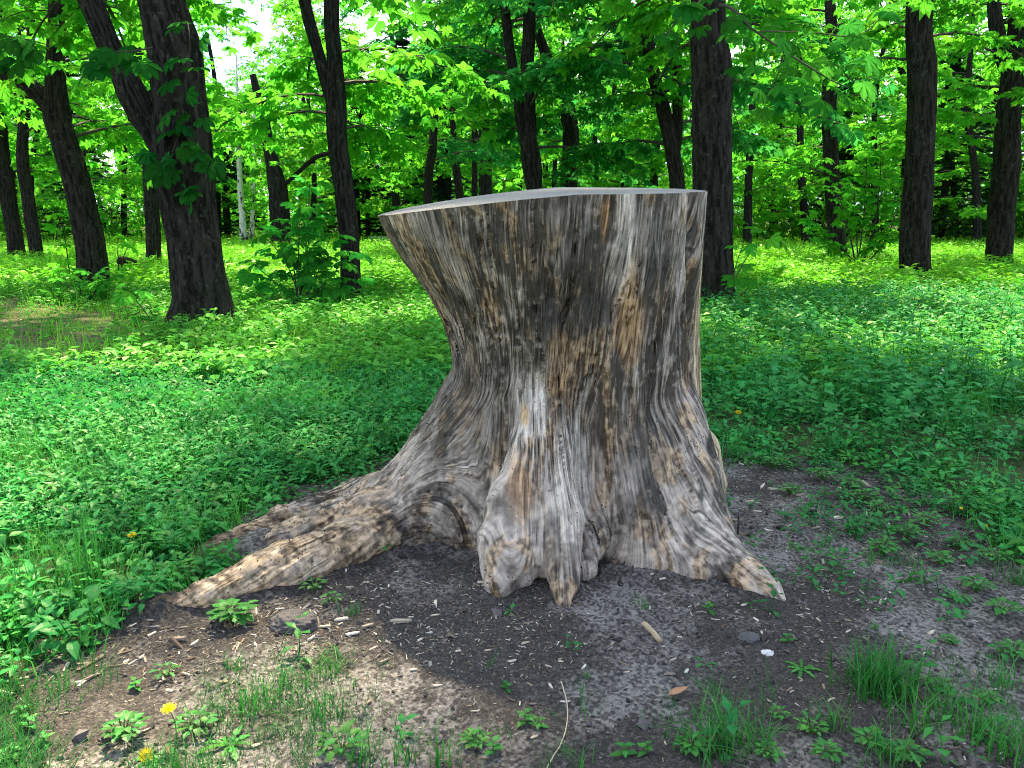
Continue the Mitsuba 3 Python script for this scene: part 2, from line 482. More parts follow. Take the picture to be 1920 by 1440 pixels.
    knob = meshkit.fbm(v * np.array([16, 16, 14.0]), 3, seed=26) - 0.5
    away = np.where(rim, 0.0, np.clip((cut_height(v[:, 0], v[:, 1]) - v[:, 2]) / 0.05, 0, 1))
    low = np.clip(1.3 - v[:, 2], 0.35, 1)
    v = v + nrm * (((g0 * 0.050 * np.clip((v[:, 0] + 0.45) / 0.3, 0.3, 1) + g1 * 0.016) * low + g2 * 0.007 - crack * 0.030 + lump * 0.020 * low + knob * 0.024 * np.clip((0.42 - v[:, 2]) / 0.2, 0, 1) * np.clip(0.55 - v[:, 0] * 0.7, 0.3, 1)) * away * np.clip(1.6 - 1.6 * np.clip((v[:, 0] - 0.6) / 0.3, 0, 1), 0.25, 1))[:, None]
    return v, q, U, V, rim


SV, SQ, SU, SW, RIM = build_stump()
SN = vertex_normals(SV, SQ)
# open the wrap of the grain coordinate at the back
fu = SU[SQ]
wrap = (fu.max(1) - fu.min(1)) > 2.0
if wrap.any():
    idx = SQ[wrap]
    low = SU[idx] < 0
    old = idx[low]
    SQ = SQ.copy()
    idx2 = idx.copy()
    idx2[low] = len(SV) + np.arange(len(old))
    SQ[wrap] = idx2
    SV, SN = np.vstack([SV, SV[old]]), np.vstack([SN, SN[old]])
    SU, SW = np.r_[SU, SU[old] + 2 * np.pi * 0.66], np.r_[SW, SW[old]]


def patch(p, c, rx, rz, soft=0.5):
    """how much of p lies in an oval stain with a ragged edge (on the front of the wood)"""
    d = dr.sqrt(dr.square((p.x - c[0]) / rx) + dr.square((p.z - c[2]) / rz)) + (tfbm(p.x * 14, p.z * 6, p.y * 5, 3) - 0.5) * 1.3
    return 1 - smoothstep(1 - soft, 1 + soft * 0.4, d)


_S = lambda px, py: P(px, py, 3.25)  # noqa: E731


def wood_colour(p, n, uv):
    U, V = uv.x, uv.y
    warp = tfbm(p.x * 5, p.z * 4, p.y * 5, 2) - 0.5
    u = U + warp * 0.03
    v = V + warp * 0.2
    s1 = tfbm(u * 12, v * 1.7, 0.0, 3)
    s2 = tfbm(u * 84, v * 6.0, 4.0, 3)
    s3 = tfbm(u * 170, v * 8.0, 9.0, 3)
    s4 = tnoise(u * 480, v * 30.0, 2.0)
    blot = tfbm(p.x * 8 + 3, p.z * 6.0, p.y * 8, 4)
    grit = tfbm(p.x * 46, p.z * 40, p.y * 46, 3)
    rough = tfbm(p.x * 30 + p.z * 7, p.z * 24, p.y * 30, 3)
    bare = smoothstep(0.50, 0.18, p.z) * (0.35 + 0.55 * smoothstep(0.0, -0.25, p.x))
    s3 = s3 * (1 - bare * 0.8) + grit * bare * 0.8
    s2 = s2 * (1 - bare) + rough * bare
    s1 = s1 * (1 - bare) + blot * bare
    tall = tfbm(p.x * 10 + 2, p.z * 2.8, p.y * 10, 4)
    tone = tall * 0.46 + blot * 0.20 + s3 * 0.20 + s2 * 0.14 + 0.022 - 0.062 * smoothstep(0.35, 1.1, p.z)
    c = mix((0.052, 0.045, 0.039), (0.41, 0.37, 0.345), smoothstep(0.415, 0.60, tone))
    tan = smoothstep(0.51, 0.60, tfbm(p.x * 13 + 31, p.z * 4.4, p.y * 13, 4) * 0.7 + s2 * 0.3)
    c = mix(c, mix((0.085, 0.052, 0.028), (0.40, 0.285, 0.175), smoothstep(0.36, 0.62, s3 * 0.5 + grit * 0.5)), tan * 0.75)
    stain = smoothstep(0.49, 0.60, tfbm(p.x * 6 + 13, p.z * 3.6, p.y * 6, 4) * 0.75 + s2 * 0.25)
    c = mix(c, mi.Color3f(0.035, 0.029, 0.025) * (0.5 + 1.2 * grit), stain * 0.55)
    flake = smoothstep(0.58, 0.63, grit * 0.6 + s2 * 0.4)
    c = mix(c, mi.Color3f(0.40, 0.36, 0.31), flake * 0.28)
    # stains and pale places this piece of wood has
    dark = dr.maximum(dr.maximum(patch(p, _S(1065, 590), 0.24, 0.11), patch(p, _S(1240, 470), 0.12, 0.20) * 0.6), dr.maximum(patch(p, _S(860, 450), 0.22, 0.10) * 0.6, patch(p, _S(1060, 440), 0.16, 0.16) * 0.55))
    dark = dr.maximum(dark, dr.maximum(patch(p, _S(880, 800), 0.17, 0.28) * 0.5, patch(p, _S(1215, 850), 0.10, 0.24) * 0.55))
    c = mix(c, mi.Color3f(0.040, 0.038, 0.038) * (0.5 + 1.6 * s3), dark * 0.80)
    pale = dr.maximum(dr.maximum(patch(p, _S(990, 800), 0.09, 0.22), patch(p, _S(1160, 470), 0.045, 0.30) * 0.8), dr.maximum(patch(p, _S(1075, 880), 0.11, 0.28) * 0.95, patch(p, _S(1310, 960), 0.07, 0.12) * 0.7))
    c = mix(c, mi.Color3f(0.52, 0.485, 0.455) * (0.45 + 1.0 * s3), pale * smoothstep(0.36, 0.52, tall * 0.5 + s2 * 0.5) * 0.9)
    warm = dr.maximum(dr.maximum(patch(p, _S(1128, 400), 0.022, 0.09), patch(p, _S(975, 890), 0.06, 0.14)), dr.maximum(patch(p, _S(1180, 590), 0.07, 0.22) * 0.8, patch(p, _S(1050, 690), 0.05, 0.18) * 0.7))
    c = mix(c, mix((0.20, 0.11, 0.055), (0.48, 0.32, 0.17), smoothstep(0.35, 0.62, s3)), warm * 0.75)
    # the roots have lost their grey skin: raw, ochre wood
    raw = smoothstep(-0.35, -0.62, p.x) * smoothstep(0.40, 0.16, p.z) * smoothstep(0.35, 0.6, blot * 0.6 + s2 * 0.4)
    c = mix(c, mix((0.13, 0.085, 0.05), (0.50, 0.38, 0.25), smoothstep(0.34, 0.62, s2 * 0.5 + s3 * 0.5)), raw * 0.62)
    side = smoothstep(0.80, 0.90, U) * smoothstep(2.0, 1.6, U)
    c = mix(c, mix((0.24, 0.17, 0.09), (0.58, 0.49, 0.32), smoothstep(0.35, 0.62, s2 * 0.5 + s3 * 0.5)), side * 0.7)
    strip = smoothstep(-0.80, -0.86, U) * smoothstep(-1.02, -0.95, U) * smoothstep(0.35, 0.6, p.z)
    c = mix(c, mix((0.05, 0.028, 0.018), (0.17, 0.085, 0.05), smoothstep(0.4, 0.6, grit)), strip * 0.8)
    knot = patch(p, P(1302, 797, 3.75), 0.035, 0.05)
    c = mix(c, mi.Color3f(0.012, 0.010, 0.010), knot * smoothstep(0.5, 0.62, U))
    flap = patch(p, _S(985, 785), 0.020, 0.045)
    c = mix(c, mi.Color3f(0.50, 0.36, 0.18), flap * 0.8)
    # fibres, checks, worm holes
    c = c * (0.75 * s3 + 0.40 * s4 + 0.80 * grit)
    fibre = 1 - smoothstep(0.0, 0.05, dr.abs(tnoise(u * 150, v * 6.5, 7.0) - 0.5))
    c = c * (1 - 0.42 * fibre * (1 - bare) * smoothstep(0.45, 0.6, tall))
    check = 1 - smoothstep(0.006, 0.022, dr.abs(tfbm(u * 30, v * 1.3, 6.0, 2) - 0.5))
    c = c * (1 - 0.75 * check * smoothstep(0.45, 0.6, tfbm(p.x * 5, p.z * 3, p.y * 5, 2)))
    d, d2, r = voronoi(p.x * 52 + p.y * 15, p.z * 46 + p.y * 11)
    hole = (1 - smoothstep(0.13, 0.18, d)) * smoothstep(0.72, 0.75, r) * smoothstep(1.05, 0.7, p.z) * smoothstep(0.46, 0.58, tfbm(p.x * 6, p.z * 5, 1.0, 2))
    return dr.clip(c * (1 - 0.9 * hole) * mi.Color3f(1.06, 1.0, 0.94), 0.010, 0.75)


def wood_bump(p, n, uv):
    U, V = uv.x, uv.y
    warp = tfbm(p.x * 5, p.z * 4, p.y * 5, 2) - 0.5
    u, v = U + warp * 0.03, V + warp * 0.2
    return tfbm(u * 170, v * 8.0, 9.0, 3) * 0.7 + tfbm(u * 84, v * 6.0, 4.0, 3) * 0.7 + tfbm(p.x * 46, p.z * 40, p.y * 46, 3) * 0.35


def cut_colour(p, n, uv):
    saw = tfbm(p.x * 9 + p.y * 60, p.y * 3, 0.0, 3)
    ring = tnoise(dr.sqrt(dr.square(p.x - 0.1) + dr.square(p.y - 3.75)) * 90, 0.3, 0.2)
    b = tfbm(p.x * 5, p.y * 5, 2.0, 3)
    return mix((0.09, 0.088, 0.087), (0.22, 0.213, 0.208), saw * 0.4 + ring * 0.25 + b * 0.4)


def cut_bump(p, n, uv):
    return tfbm(p.x * 9 + p.y * 60, p.y * 3, 0.0, 3) + 0.5 * tfbm(p.x * 60, p.y * 60, 3.0, 2)


scene["weathered_wood"] = {"type": "twosided", "bsdf": {"type": "bumpmap", "arbitrary": proc(wood_bump, eps=1e-3), "scale": 0.020,
                           "bsdf": {"type": "principled", "base_color": proc(wood_colour), "roughness": 0.55, "specular": 0.45}}}
scene["sawn_wood"] = {"type": "twosided", "bsdf": {"type": "principled", "base_color": proc(cut_colour), "roughness": 0.7, "specular": 0.3}}


def shared_normals(v, f, n, uv):
    """a piece of a larger surface that keeps the whole surface's normals, so no seam shows"""
    used, inv = np.unique(f, return_inverse=True)
    path = meshkit.write_ply((v[used], inv.reshape(-1, 3)), False, uv[used], normals=n[used])
    return {"type": "ply", "filename": path, "face_normals": False, "bsdf": {"type": "ref", "id": "weathered_wood"}}


stump = thing("tree_stump", "huge weathered grey tree stump with flaring roots and flat sawn top on bare soil", "tree stump")
cen = SV[SQ].mean(1)
cth = np.arctan2(cen[:, 0] - 0.13, -(cen[:, 1] - YC))
cz = cen[:, 2]
which = np.zeros(len(SQ), int)
r1 = (cen[:, 0] < -0.42) & (cz < 0.42)
edge = np.interp(cen[:, 0], [-1.4, -1.0, -0.6, -0.42], [3.0, 3.2, 3.45, 3.62])
which[r1 & (cen[:, 1] < edge)] = 1
which[r1 & (cen[:, 1] >= edge)] = 2
front = (cz < 0.62) & (cen[:, 1] < 3.45)
which[front & (cen[:, 0] > -0.16) & (cen[:, 0] < 0.36) & (cen[:, 1] < 3.38)] = 3
which[(cz < 0.5) & (cen[:, 0] > 0.62 + 0.25 * np.clip(cen[:, 1] - 3.3, -1, 0)) & (cen[:, 1] < 3.55)] = 4
which[(cz < 0.42) & (cen[:, 0] > 0.78) & (cen[:, 1] > 3.75)] = 5
UVS = np.stack([SU, SW], 1)
for k, (nm, lab) in enumerate((("trunk", None), ("root", "long ochre root stretching out over the soil to the left"), ("root", "flat brown root behind the long one, sinking into weeds"),
                               ("root", "front root splitting into two pale toes"), ("root", "right front root with grey hollow reaching to the right"), ("root", "short root stub behind the right edge"))):
    fs = SQ[which == k]
    if len(fs):
        key = new_key(f"{stump}__{nm}")
        scene[key] = shared_normals(SV, fs, SN, UVS)
        if lab:
            labels[key] = {"label": lab}
rv = SV[: len(RIM)][RIM]
o = np.argsort(np.arctan2(rv[:, 1] - rv[:, 1].mean(), rv[:, 0] - rv[:, 0].mean()))
loop = rv[o]
cc = loop.mean(0)
rings, nl = np.array([1.0, 0.985, 0.95, 0.88, 0.78, 0.66, 0.54, 0.42, 0.30, 0.18, 0.08]), len(loop)
cv = np.vstack([cc + (loop - cc) * s for s in rings])
keep = np.arange(nl)
cv[nl:, 2] = cut_height(cv[nl:, 0], cv[nl:, 1]) + 0.004 * (meshkit.fbm(cv[nl:] * np.array([8, 30, 0]), 2, seed=31) - 0.4)
cv = np.vstack([cv, [[cc[0], cc[1], cut_height(cc[0], cc[1])]]])
A = (np.arange(len(rings) - 1)[:, None] * nl + keep[None]).ravel()
B = (np.arange(len(rings) - 1)[:, None] * nl + (keep[None] + 1) % nl).ravel()
last = (len(rings) - 1) * nl
cf = np.vstack([np.stack([A, B, A + nl], 1), np.stack([B, B + nl, A + nl], 1), np.stack([last + keep, last + (keep + 1) % nl, np.full(nl, len(cv) - 1)], 1)])
part(stump, "cut_face", (cv, cf), "sawn_wood", 30, label="flat grey sawn top of the stump")
# ------------------------------------------------------------------ foliage: materials and leaf shapes
def leaf_bsdf(gloss, alpha, trans):
    tint = {"type": "mesh_attribute", "name": "vertex_color"}
    return {"type": "blendbsdf", "weight": gloss, "a": {"type": "principledthin", "base_color": tint, "roughness": 0.6, "diff_trans": trans, "eta": 1.4, "spec_trans": 0.0},
            "b": {"type": "twosided", "bsdf": {"type": "principled", "base_color": tint, "roughness": alpha, "specular": 0.7}}}


scene["leaf"] = leaf_bsdf(0.2, 0.45, 1.4)["a"]
scene["herb_leaf"] = leaf_bsdf(0.24, 0.45, 1.0)


def bark_colour(p, n, uv):
    plate = tfbm(uv.x * 26, uv.y * 5, 1.0, 3)
    fine = tfbm(p.x * 50 + p.y * 20, p.z * 26, p.y * 30, 3)
    c = mix((0.008, 0.007, 0.0065), (0.030, 0.027, 0.025), smoothstep(0.32, 0.68, plate * 0.6 + fine * 0.4))
    lich = smoothstep(0.66, 0.72, tfbm(p.x * 17, p.z * 15, p.y * 17, 3))
    moss = smoothstep(0.9, 0.1, p.z) * smoothstep(0.42, 0.6, fine) * 0.35
    return mix(mix(c, mi.Color3f(0.07, 0.07, 0.06), lich * 0.4), mi.Color3f(0.022, 0.038, 0.012), moss)


def bark_bump(p, n, uv):
    return tfbm(uv.x * 26, uv.y * 5, 1.0, 3) + 0.4 * tfbm(p.x * 50 + p.y * 20, p.z * 26, p.y * 30, 2)


def birch_colour(p, n, uv):
    mark = smoothstep(0.60, 0.66, tfbm(uv.x * 5, p.z * 7.0, p.x, 3))
    foot = smoothstep(1.3, 0.5, p.z + tnoise(uv.x * 6, p.z * 3, 0.0))
    return mix(mi.Color3f(0.62, 0.60, 0.58), mi.Color3f(0.04, 0.035, 0.035), dr.clip(mark + foot, 0, 1))


scene["bark"] = {"type": "twosided", "bsdf": {"type": "bumpmap", "arbitrary": proc(bark_bump, eps=4e-3), "scale": 0.03,
                 "bsdf": {"type": "principled", "base_color": proc(bark_colour), "roughness": 0.95, "specular": 0.05}}}
scene["birch_bark"] = {"type": "twosided", "bsdf": {"type": "principled", "base_color": proc(birch_colour), "roughness": 0.8, "specular": 0.2}}
scene["twig"] = {"type": "twosided", "bsdf": {"type": "principled", "base_color": {"type": "rgb", "value": (0.035, 0.030, 0.024)}, "roughness": 0.85}}
scene["green_stem"] = {"type": "twosided", "bsdf": {"type": "principled", "base_color": {"type": "rgb", "value": (0.07, 0.15, 0.035)}, "roughness": 0.6}}


def leaflet(length, width, droop, fold, lod):
    """an obovate leaflet along +y from the origin, widest past the middle; returns verts, tris, shade"""
    if lod >= 2:
        v = [(0, 0, 0), (-width / 2, 0.62 * length, -droop * 0.3), (0, length, -droop), (width / 2, 0.62 * length, -droop * 0.3)]
        return np.array(v), np.array([(0, 3, 1), (1, 3, 2)]), np.ones(4)
    if lod == 1:
        v = [(0, 0, 0), (-width / 2, 0.62 * length, -droop * 0.35 + fold), (0, 0.6 * length, -droop * 0.35), (width / 2, 0.62 * length, -droop * 0.35 + fold), (0, length, -droop)]
        return np.array(v), np.array([(0, 2, 1), (0, 3, 2), (1, 2, 4), (2, 3, 4)]), np.array([0.9, 1, 0.95, 1, 1.05])
    ys, ws = [0.22, 0.5, 0.72, 0.88], [0.30, 0.80, 1.0, 0.68]
    v, sh = [(0, 0, 0)], [0.9]
    for t, w in zip(ys, ws):
        z = -droop * t * t
        v += [(-width / 2 * w, t * length, z + fold * w), (0, t * length * 0.98, z), (width / 2 * w, t * length, z + fold * w)]
        sh += [1.0, 1.25, 1.0]
    v.append((0, length, -droop))
    sh.append(1.0)
    f = [(0, 2, 1), (0, 3, 2)]
    for k in range(3):
        a, b = 1 + 3 * k, 4 + 3 * k
        f += [(a, a + 1, b), (a + 1, b + 1, b), (a + 1, a + 2, b + 1), (a + 2, b + 2, b + 1)]
    f += [(10, 11, 13), (11, 12, 13)]
    return np.array(v), np.array(f), np.array(sh)


def chestnut_leaf(seed, lod, stalk=0.35):
    """a hand-shaped leaf of five to seven leaflets, about 1 m across before scaling; stalk along +y"""
    r = np.random.default_rng(seed)
    n = 7 if lod < 2 else 5
    sizes = np.array([0.50, 0.78, 0.95, 1.0, 0.95, 0.78, 0.50] if n == 7 else [0.66, 0.92, 1.0, 0.92, 0.66])
    angles = np.linspace(-118, 118, n) * (1 if n == 7 else 0.92)
    v, f, s, k = [], [], [], 0
    for a, z in zip(angles, sizes):
        L = 0.54 * z * r.uniform(0.9, 1.1)
        lv, lf, ls = leaflet(L, 0.27 * z ** 0.7 * r.uniform(0.9, 1.1), L * r.uniform(0.15, 0.55), 0.02 * r.uniform(0.5, 2), lod)
        t = math.radians(a + r.uniform(-7, 7))
        R = np.array([[math.cos(t), math.sin(t), 0], [-math.sin(t), math.cos(t), 0], [0, 0, 1]])
        v.append(lv @ R.T + [0, stalk, 0])
        f.append(lf + k)
        s.append(ls)
        k += len(lv)
    if lod < 2:
        v.append(np.array([(-0.008, 0, 0.0), (0.008, 0, 0.0), (0, stalk, 0.0)]))
        f.append(np.array([(k, k + 1, k + 2)]))
        s.append(np.full(3, 0.8))
    return np.vstack(v), np.vstack(f), np.concatenate(s)


LEAVES = {lod: [chestnut_leaf(100 * lod + k, lod) for k in range(5)] for lod in (0, 1, 2)}


def tints(rng, n, base, spread=0.22, yellow=0.25):
    """leaf colours: each leaf its own shade, some younger and yellower"""
    b = np.asarray(base, float)
    k = rng.uniform(1 - spread, 1 + spread, (n, 1))
    y = np.clip(rng.normal(0, yellow, (n, 1)), -0.4, 1)
    return np.clip(b * k * (1 + y * np.array([0.75, 0.12, -0.25])), 0.004, 0.6)


LEAF_GREEN = (0.090, 0.390, 0.026)


def scatter_leaves(soup, pos, out, rng, size, lod, base=LEAF_GREEN, flat=0.75):
    """leaves at pos, stalks along out, blades near level and nodding"""
    n = len(pos)
    if n == 0:
        return
    o = unit(out + rng.normal(0, 0.25, (n, 3)))
    o[:, 2] -= rng.uniform(-0.1, 0.65, n)
    up = unit(np.array([0, 0, 1.0]) + rng.normal(0, 1 - flat, (n, 3)))
    s = size * rng.uniform(0.62, 1.15, n)
    R = frames(o, up, rng.normal(0, 0.3, n)) * s[:, None, None]
    c = tints(rng, n, base)
    pick = rng.integers(0, len(LEAVES[lod]), n)
    for k, proto in enumerate(LEAVES[lod]):
        m = pick == k
        soup.copies(proto, R[m], pos[m], c[m])


def in_view(p, margin=0.08):
    d = p - EYE
    z = d[:, 1] * CP - d[:, 2] * SP
    x, y = d[:, 0] / np.maximum(z, 0.1), (d[:, 1] * SP + d[:, 2] * CP) / np.maximum(z, 0.1)
    return (z > 0.3) & (np.abs(x) < 960 / FOCAL + margin) & (np.abs(y) < 720 / FOCAL + margin)
# ------------------------------------------------------------------ trees
def depth_of(y, z):
    return y * CP + (EYE[2] - z) * SP


def stem_points(Y, pts, top=None, lean=None):
    """(px, py, half width in px) down to up -> x, y, z, radius; carried on to the height top"""
    out = []
    for px, py, hw in pts:
        q = P(px, py, Y)
        out.append([q[0], q[1], q[2], hw / FOCAL * depth_of(Y, q[2])])
    if top and out[-1][2] < top:
        a, b = np.array(out[-2]), np.array(out[-1])
        d = unit((b - a)[:3])
        L = top - b[2]
        for t in (0.35, 0.7, 1.0):
            out.append([*(b[:3] + d * [1, 1, 0] * L * t * 0.7 + [0, 0.1 * t * L, L * t]), b[3] * (1 - 0.75 * t)])
    return np.array(out)


def trunk_mesh(path, sides, step, relief, seed, base=True):
    n = max(6, int(np.linalg.norm(np.diff(path[:, :3], axis=0), axis=1).sum() / step))
    q = resample(path, n)
    v, f = tube(q[:, :3], q[:, 3], sides, cap=False)
    k = np.tile(np.arange(sides), n)
    ang = k * 2 * np.pi / sides
    ctr, rad = np.repeat(q[:, :3], sides, 0), np.repeat(q[:, 3], sides)
    s = np.repeat(np.r_[0, np.cumsum(np.linalg.norm(np.diff(q[:, :3], axis=0), axis=1))], sides)
    ring = np.stack([np.cos(ang), np.sin(ang), 0 * ang], 1)
    big = meshkit.fbm(ring * 1.6 + np.stack([0 * s, 0 * s, s * 0.7], 1), 2, seed=seed) - 0.5
    mid = meshkit.fbm(ring * 7 + np.stack([0 * s, 0 * s, s * 2.2], 1), 3, seed=seed + 1) - 0.5
    foot = np.clip(1 - (ctr[:, 2] - q[0, 2]) / 0.7, 0, 1) ** 2 * (0.6 * (meshkit.noise(ring * 2.0 + 5.0, seed=seed + 2) - 0.35) if base else 0)
    v = ctr + (v - ctr) * (1 + (0.28 * big + foot)[:, None]) + unit(v - ctr) * (mid * relief)[:, None]
    uv = np.stack([ang / (2 * np.pi) * 2 * np.pi * 0.3, s], 1)
    return (v, f), uv


def limb_path(p0, az, length, rise, sag, rng, n=9):
    t = np.linspace(0, 1, n)
    wob = np.cumsum(rng.normal(0, 0.10, n)) * 0.5
    a = az + wob
    step = length / (n - 1)
    xy = np.cumsum(np.stack([np.sin(a), np.cos(a)], 1) * step, 0)
    xy -= xy[0]
    z = length * (rise * t - sag * t * t)
    return np.column_stack([p0[0] + xy[:, 0], p0[1] + xy[:, 1], p0[2] + z])


def leafy_limb(wood, leaves, path, rng, size, lod, r0, spacing=0.36, twig=1.0, node=0.2, base=LEAF_GREEN, start=0.2, wood_min=3):
    """a limb with side twigs that bear leaves in pairs"""
    L = np.linalg.norm(np.diff(path, axis=0), axis=1).sum()
    n = len(path)
    if wood is not None:
        wood.put(*tube(path, np.linspace(r0, r0 * 0.22, n), 5 if r0 > 0.03 else 4, cap=False))
    q = resample(path, max(4, int(L / 0.1)))
    d = unit(np.gradient(q, axis=0))
    P_, O_ = [], []
    m = max(2, int(L * (1 - start) / spacing))
    for k in range(m + 1):
        i = int((start + (1 - start) * min(1, (k + rng.uniform(0, 0.6)) / m)) * (len(q) - 1))
        for side in ((-1, 1) if k < m else (0,)):
            yaw = side * rng.uniform(0.55, 1.2)
            c, s = math.cos(yaw), math.sin(yaw)
            h = np.array([d[i, 0] * c - d[i, 1] * s, d[i, 0] * s + d[i, 1] * c, rng.uniform(-0.1, 0.35)])
            tl = twig * rng.uniform(0.45, 1.1) * (1.0 - 0.35 * i / len(q))
            t = np.linspace(0, 1, 5)
            tp = q[i] + unit(h) * (tl * t)[:, None] - np.array([0, 0, 1]) * (0.45 * tl * t ** 2)[:, None]
            if wood is not None and lod < 2:
                wood.put(*tube(tp, np.linspace(0.011, 0.005, 5), wood_min, cap=False))
            for tt in np.arange(0.3 if side else 0.5, 1.01, node / tl):
                pp = tp[0] + (tp[-1] - tp[0]) * tt
                pp = np.array([np.interp(tt, t, tp[:, a]) for a in range(3)])
                hh = unit(tp[-1] - tp[0])
                for sd in (-1, 1):
                    w = sd * rng.uniform(0.5, 1.3)
                    c2, s2 = math.cos(w), math.sin(w)
                    P_.append(pp)
                    O_.append([hh[0] * c2 - hh[1] * s2, hh[0] * s2 + hh[1] * c2, rng.uniform(-0.2, 0.3)])
    if P_:
        scatter_leaves(leaves, np.array(P_), np.array(O_), rng, size, lod, base)


def chestnut(seed, name, label, Y, stem, limbs=(), top=10.5, sides=20, step=0.10, relief=0.02, n_limbs=12, zmin=2.4, zmax=None, length=(2.2, 4.2), size=0.43, lod=1, group=None, base=LEAF_GREEN,
             toward=0.25, high=2, spacing=0.36, canopy=None, shade_reach=None):
    rng = np.random.default_rng(seed)
    key = thing(name, label, "tree", group)
    path = stem_points(Y, stem, top)
    path[0, 2] = min(path[0, 2], 0.0)
    foot = path[0].copy()
    foot[2] -= 0.25
    path = np.vstack([foot, path])
    m, uv = trunk_mesh(path, sides, step, relief, seed)
    part(key, "trunk", m, "bark", True, uv=uv)
    axes = [path]
    for lp in limbs:
        q = stem_points(Y, lp, top * 0.9 if lp[-1][1] < 112 else None)
        m, uv = trunk_mesh(q, max(8, sides - 6), step * 1.2, relief * 0.7, seed + 7, base=False)
        part(key, "limb", m, "bark", True, uv=uv)
        axes.append(q)
    wood, leaves = Soup(), Soup()
    ceiling = zmax or (1.5 + 0.26 * Y + 1.2)
    az0 = rng.uniform(0, 6.28)
    for k in range(n_limbs + high):
        ax = axes[rng.integers(0, len(axes))]
        hi = k >= n_limbs
        if hi and canopy:
            ax = path
        z = zmin + (ceiling - zmin) * (k + rng.uniform(0, 1)) / n_limbs if not hi else rng.uniform(*(canopy or (min(ceiling, top - 1.5), top)))
        if z > ax[-1, 2]:
            ax = path
        z = min(z, ax[-1, 2] - 0.1)
        if z < ax[0, 2]:
            ax = path
        p0 = np.array([np.interp(z, ax[:, 2], ax[:, a]) for a in range(3)])
        az = az0 + k * 2.4 + rng.uniform(-0.4, 0.4)
        if not hi and math.cos(az) < -0.45 and rng.uniform() > toward:      # few low limbs stand out over the path side
            az += math.pi * rng.uniform(0.6, 1.0)
        if hi and shade_reach:  # unseen upper limbs, added and aimed to shade the stump and ground
            az, lo_ = shade_reach[0] + rng.uniform(-1, 1) * shade_reach[1], shade_reach[2]
        L = rng.uniform(lo_ * 0.6, lo_) if hi and shade_reach else rng.uniform(*length) * (1.0 if not hi else 0.9)
        lp = limb_path(p0, az, L, rng.uniform(0.2, 0.5), rng.uniform(0.35, 0.6) * (0.5 if hi and shade_reach else 1), rng)
        lp[:, 2] = np.maximum(lp[:, 2], min(1.5, zmin) + 0.3 * rng.uniform())
        seen = in_view(lp, 0.1).any()
        leafy_limb(wood, leaves, lp, rng, size if seen else size * 1.7, lod if seen else 2, 0.036 if L > 2.5 else 0.026, spacing=spacing if seen else (0.5 if hi and shade_reach else 0.8), node=0.2 if seen else (0.28 if hi and shade_reach else 0.4), base=base)
    put_soup(new_key(f"{key}__branches"), wood, "twig") if wood.n else None
    put_soup(new_key(f"{key}__crown"), leaves, "leaf", kind="stuff")
    if wood.n:
        labels[f"{key}__branches"] = {"kind": "stuff"}
    return key


DARK_GREEN = np.array(LEAF_GREEN) * [0.40, 0.62, 1.7]  # darker leaves; paints shade into the double stemmed and half hidden crowns


def base_y(py):
    return float(G(960, py)[1])


MARKS = [(34, "leftmost slim trunk"), (71, "slim curving trunk"), (170, "low forked trunk"), (289, "straight grey trunk"), (366, "massive forked trunk"), (458, "white birch"), (525, "bent trunk"), (655, "slender forked trunk"),
         (803, "kinked thin trunk"), (1004, "double stemmed trunk"), (1068, "single dark trunk"), (1270, "half hidden forked trunk"), (1337, "thick knobbed trunk"), (1566, "trunk behind the shrub"), (1720, "bare straight trunk"), (1880, "high forking trunk")]


def between(what, px):
    """a label that says between which of the nearer trunks a thing is seen"""
    left, right = [n for x, n in MARKS if x < px], [n for x, n in MARKS if x >= px]
    if not left:
        return f"{what} beyond the {right[0]} at the left border"
    if not right:
        return f"{what} beyond the {left[-1]} at the right border"
    return f"{what} between the {left[-1]} and the {right[0]}"

chestnut(1, "chestnut_tree", "massive dark forked chestnut trunk standing left of the stump with leaf tufts on its bark", base_y(603),
         [(380, 616, 78), (379, 590, 62), (378, 555, 52), (372, 510, 49), (366, 450, 48), (354, 390, 50), (345, 330, 54), (340, 250, 52), (339, 200, 47), (332, 120, 49), (316, 50, 44), (303, 0, 41)],
         limbs=[[(330, 330, 26), (300, 262, 26), (268, 215, 25), (248, 178, 26), (228, 133, 22), (206, 90, 21), (183, 35, 21), (168, 0, 21)]], sides=72, step=0.045, relief=0.05, n_limbs=6, zmin=4.2, length=(2, 4), top=10, toward=0.0, high=18, canopy=(5.8, 9.0), shade_reach=(4.6, 0.9, 4.6))
chestnut(2, "chestnut_tree", "dark chestnut trunk with a low fork at the far left, bushy weeds round its foot", base_y(545),
         [(174, 548, 31), (173, 510, 28), (168, 460, 26), (156, 400, 25), (140, 330, 24), (122, 270, 23), (108, 220, 23), (104, 160, 18), (104, 90, 15), (106, 20, 14)],
         limbs=[[(108, 225, 18), (86, 190, 17), (52, 160, 16), (10, 135, 15), (-60, 110, 14)]], sides=36, step=0.07, relief=0.035, n_limbs=14, zmin=2.6, toward=0.5)
chestnut(3, "chestnut_tree", "slim dark trunk leaning at the left border of the meadow", base_y(490), [(34, 492, 15), (29, 450, 14), (20, 400, 14), (12, 350, 14), (4, 290, 13), (-2, 200, 12), (-6, 100, 11)], n_limbs=12, zmin=2.6)
chestnut(4, "chestnut_tree", "slim dark trunk curving right of the leftmost trunk", base_y(494), [(71, 498, 12), (66, 460, 12), (58, 410, 12), (51, 360, 11), (44, 320, 11), (42, 270, 10), (48, 200, 9)], n_limbs=12, zmin=2.8)
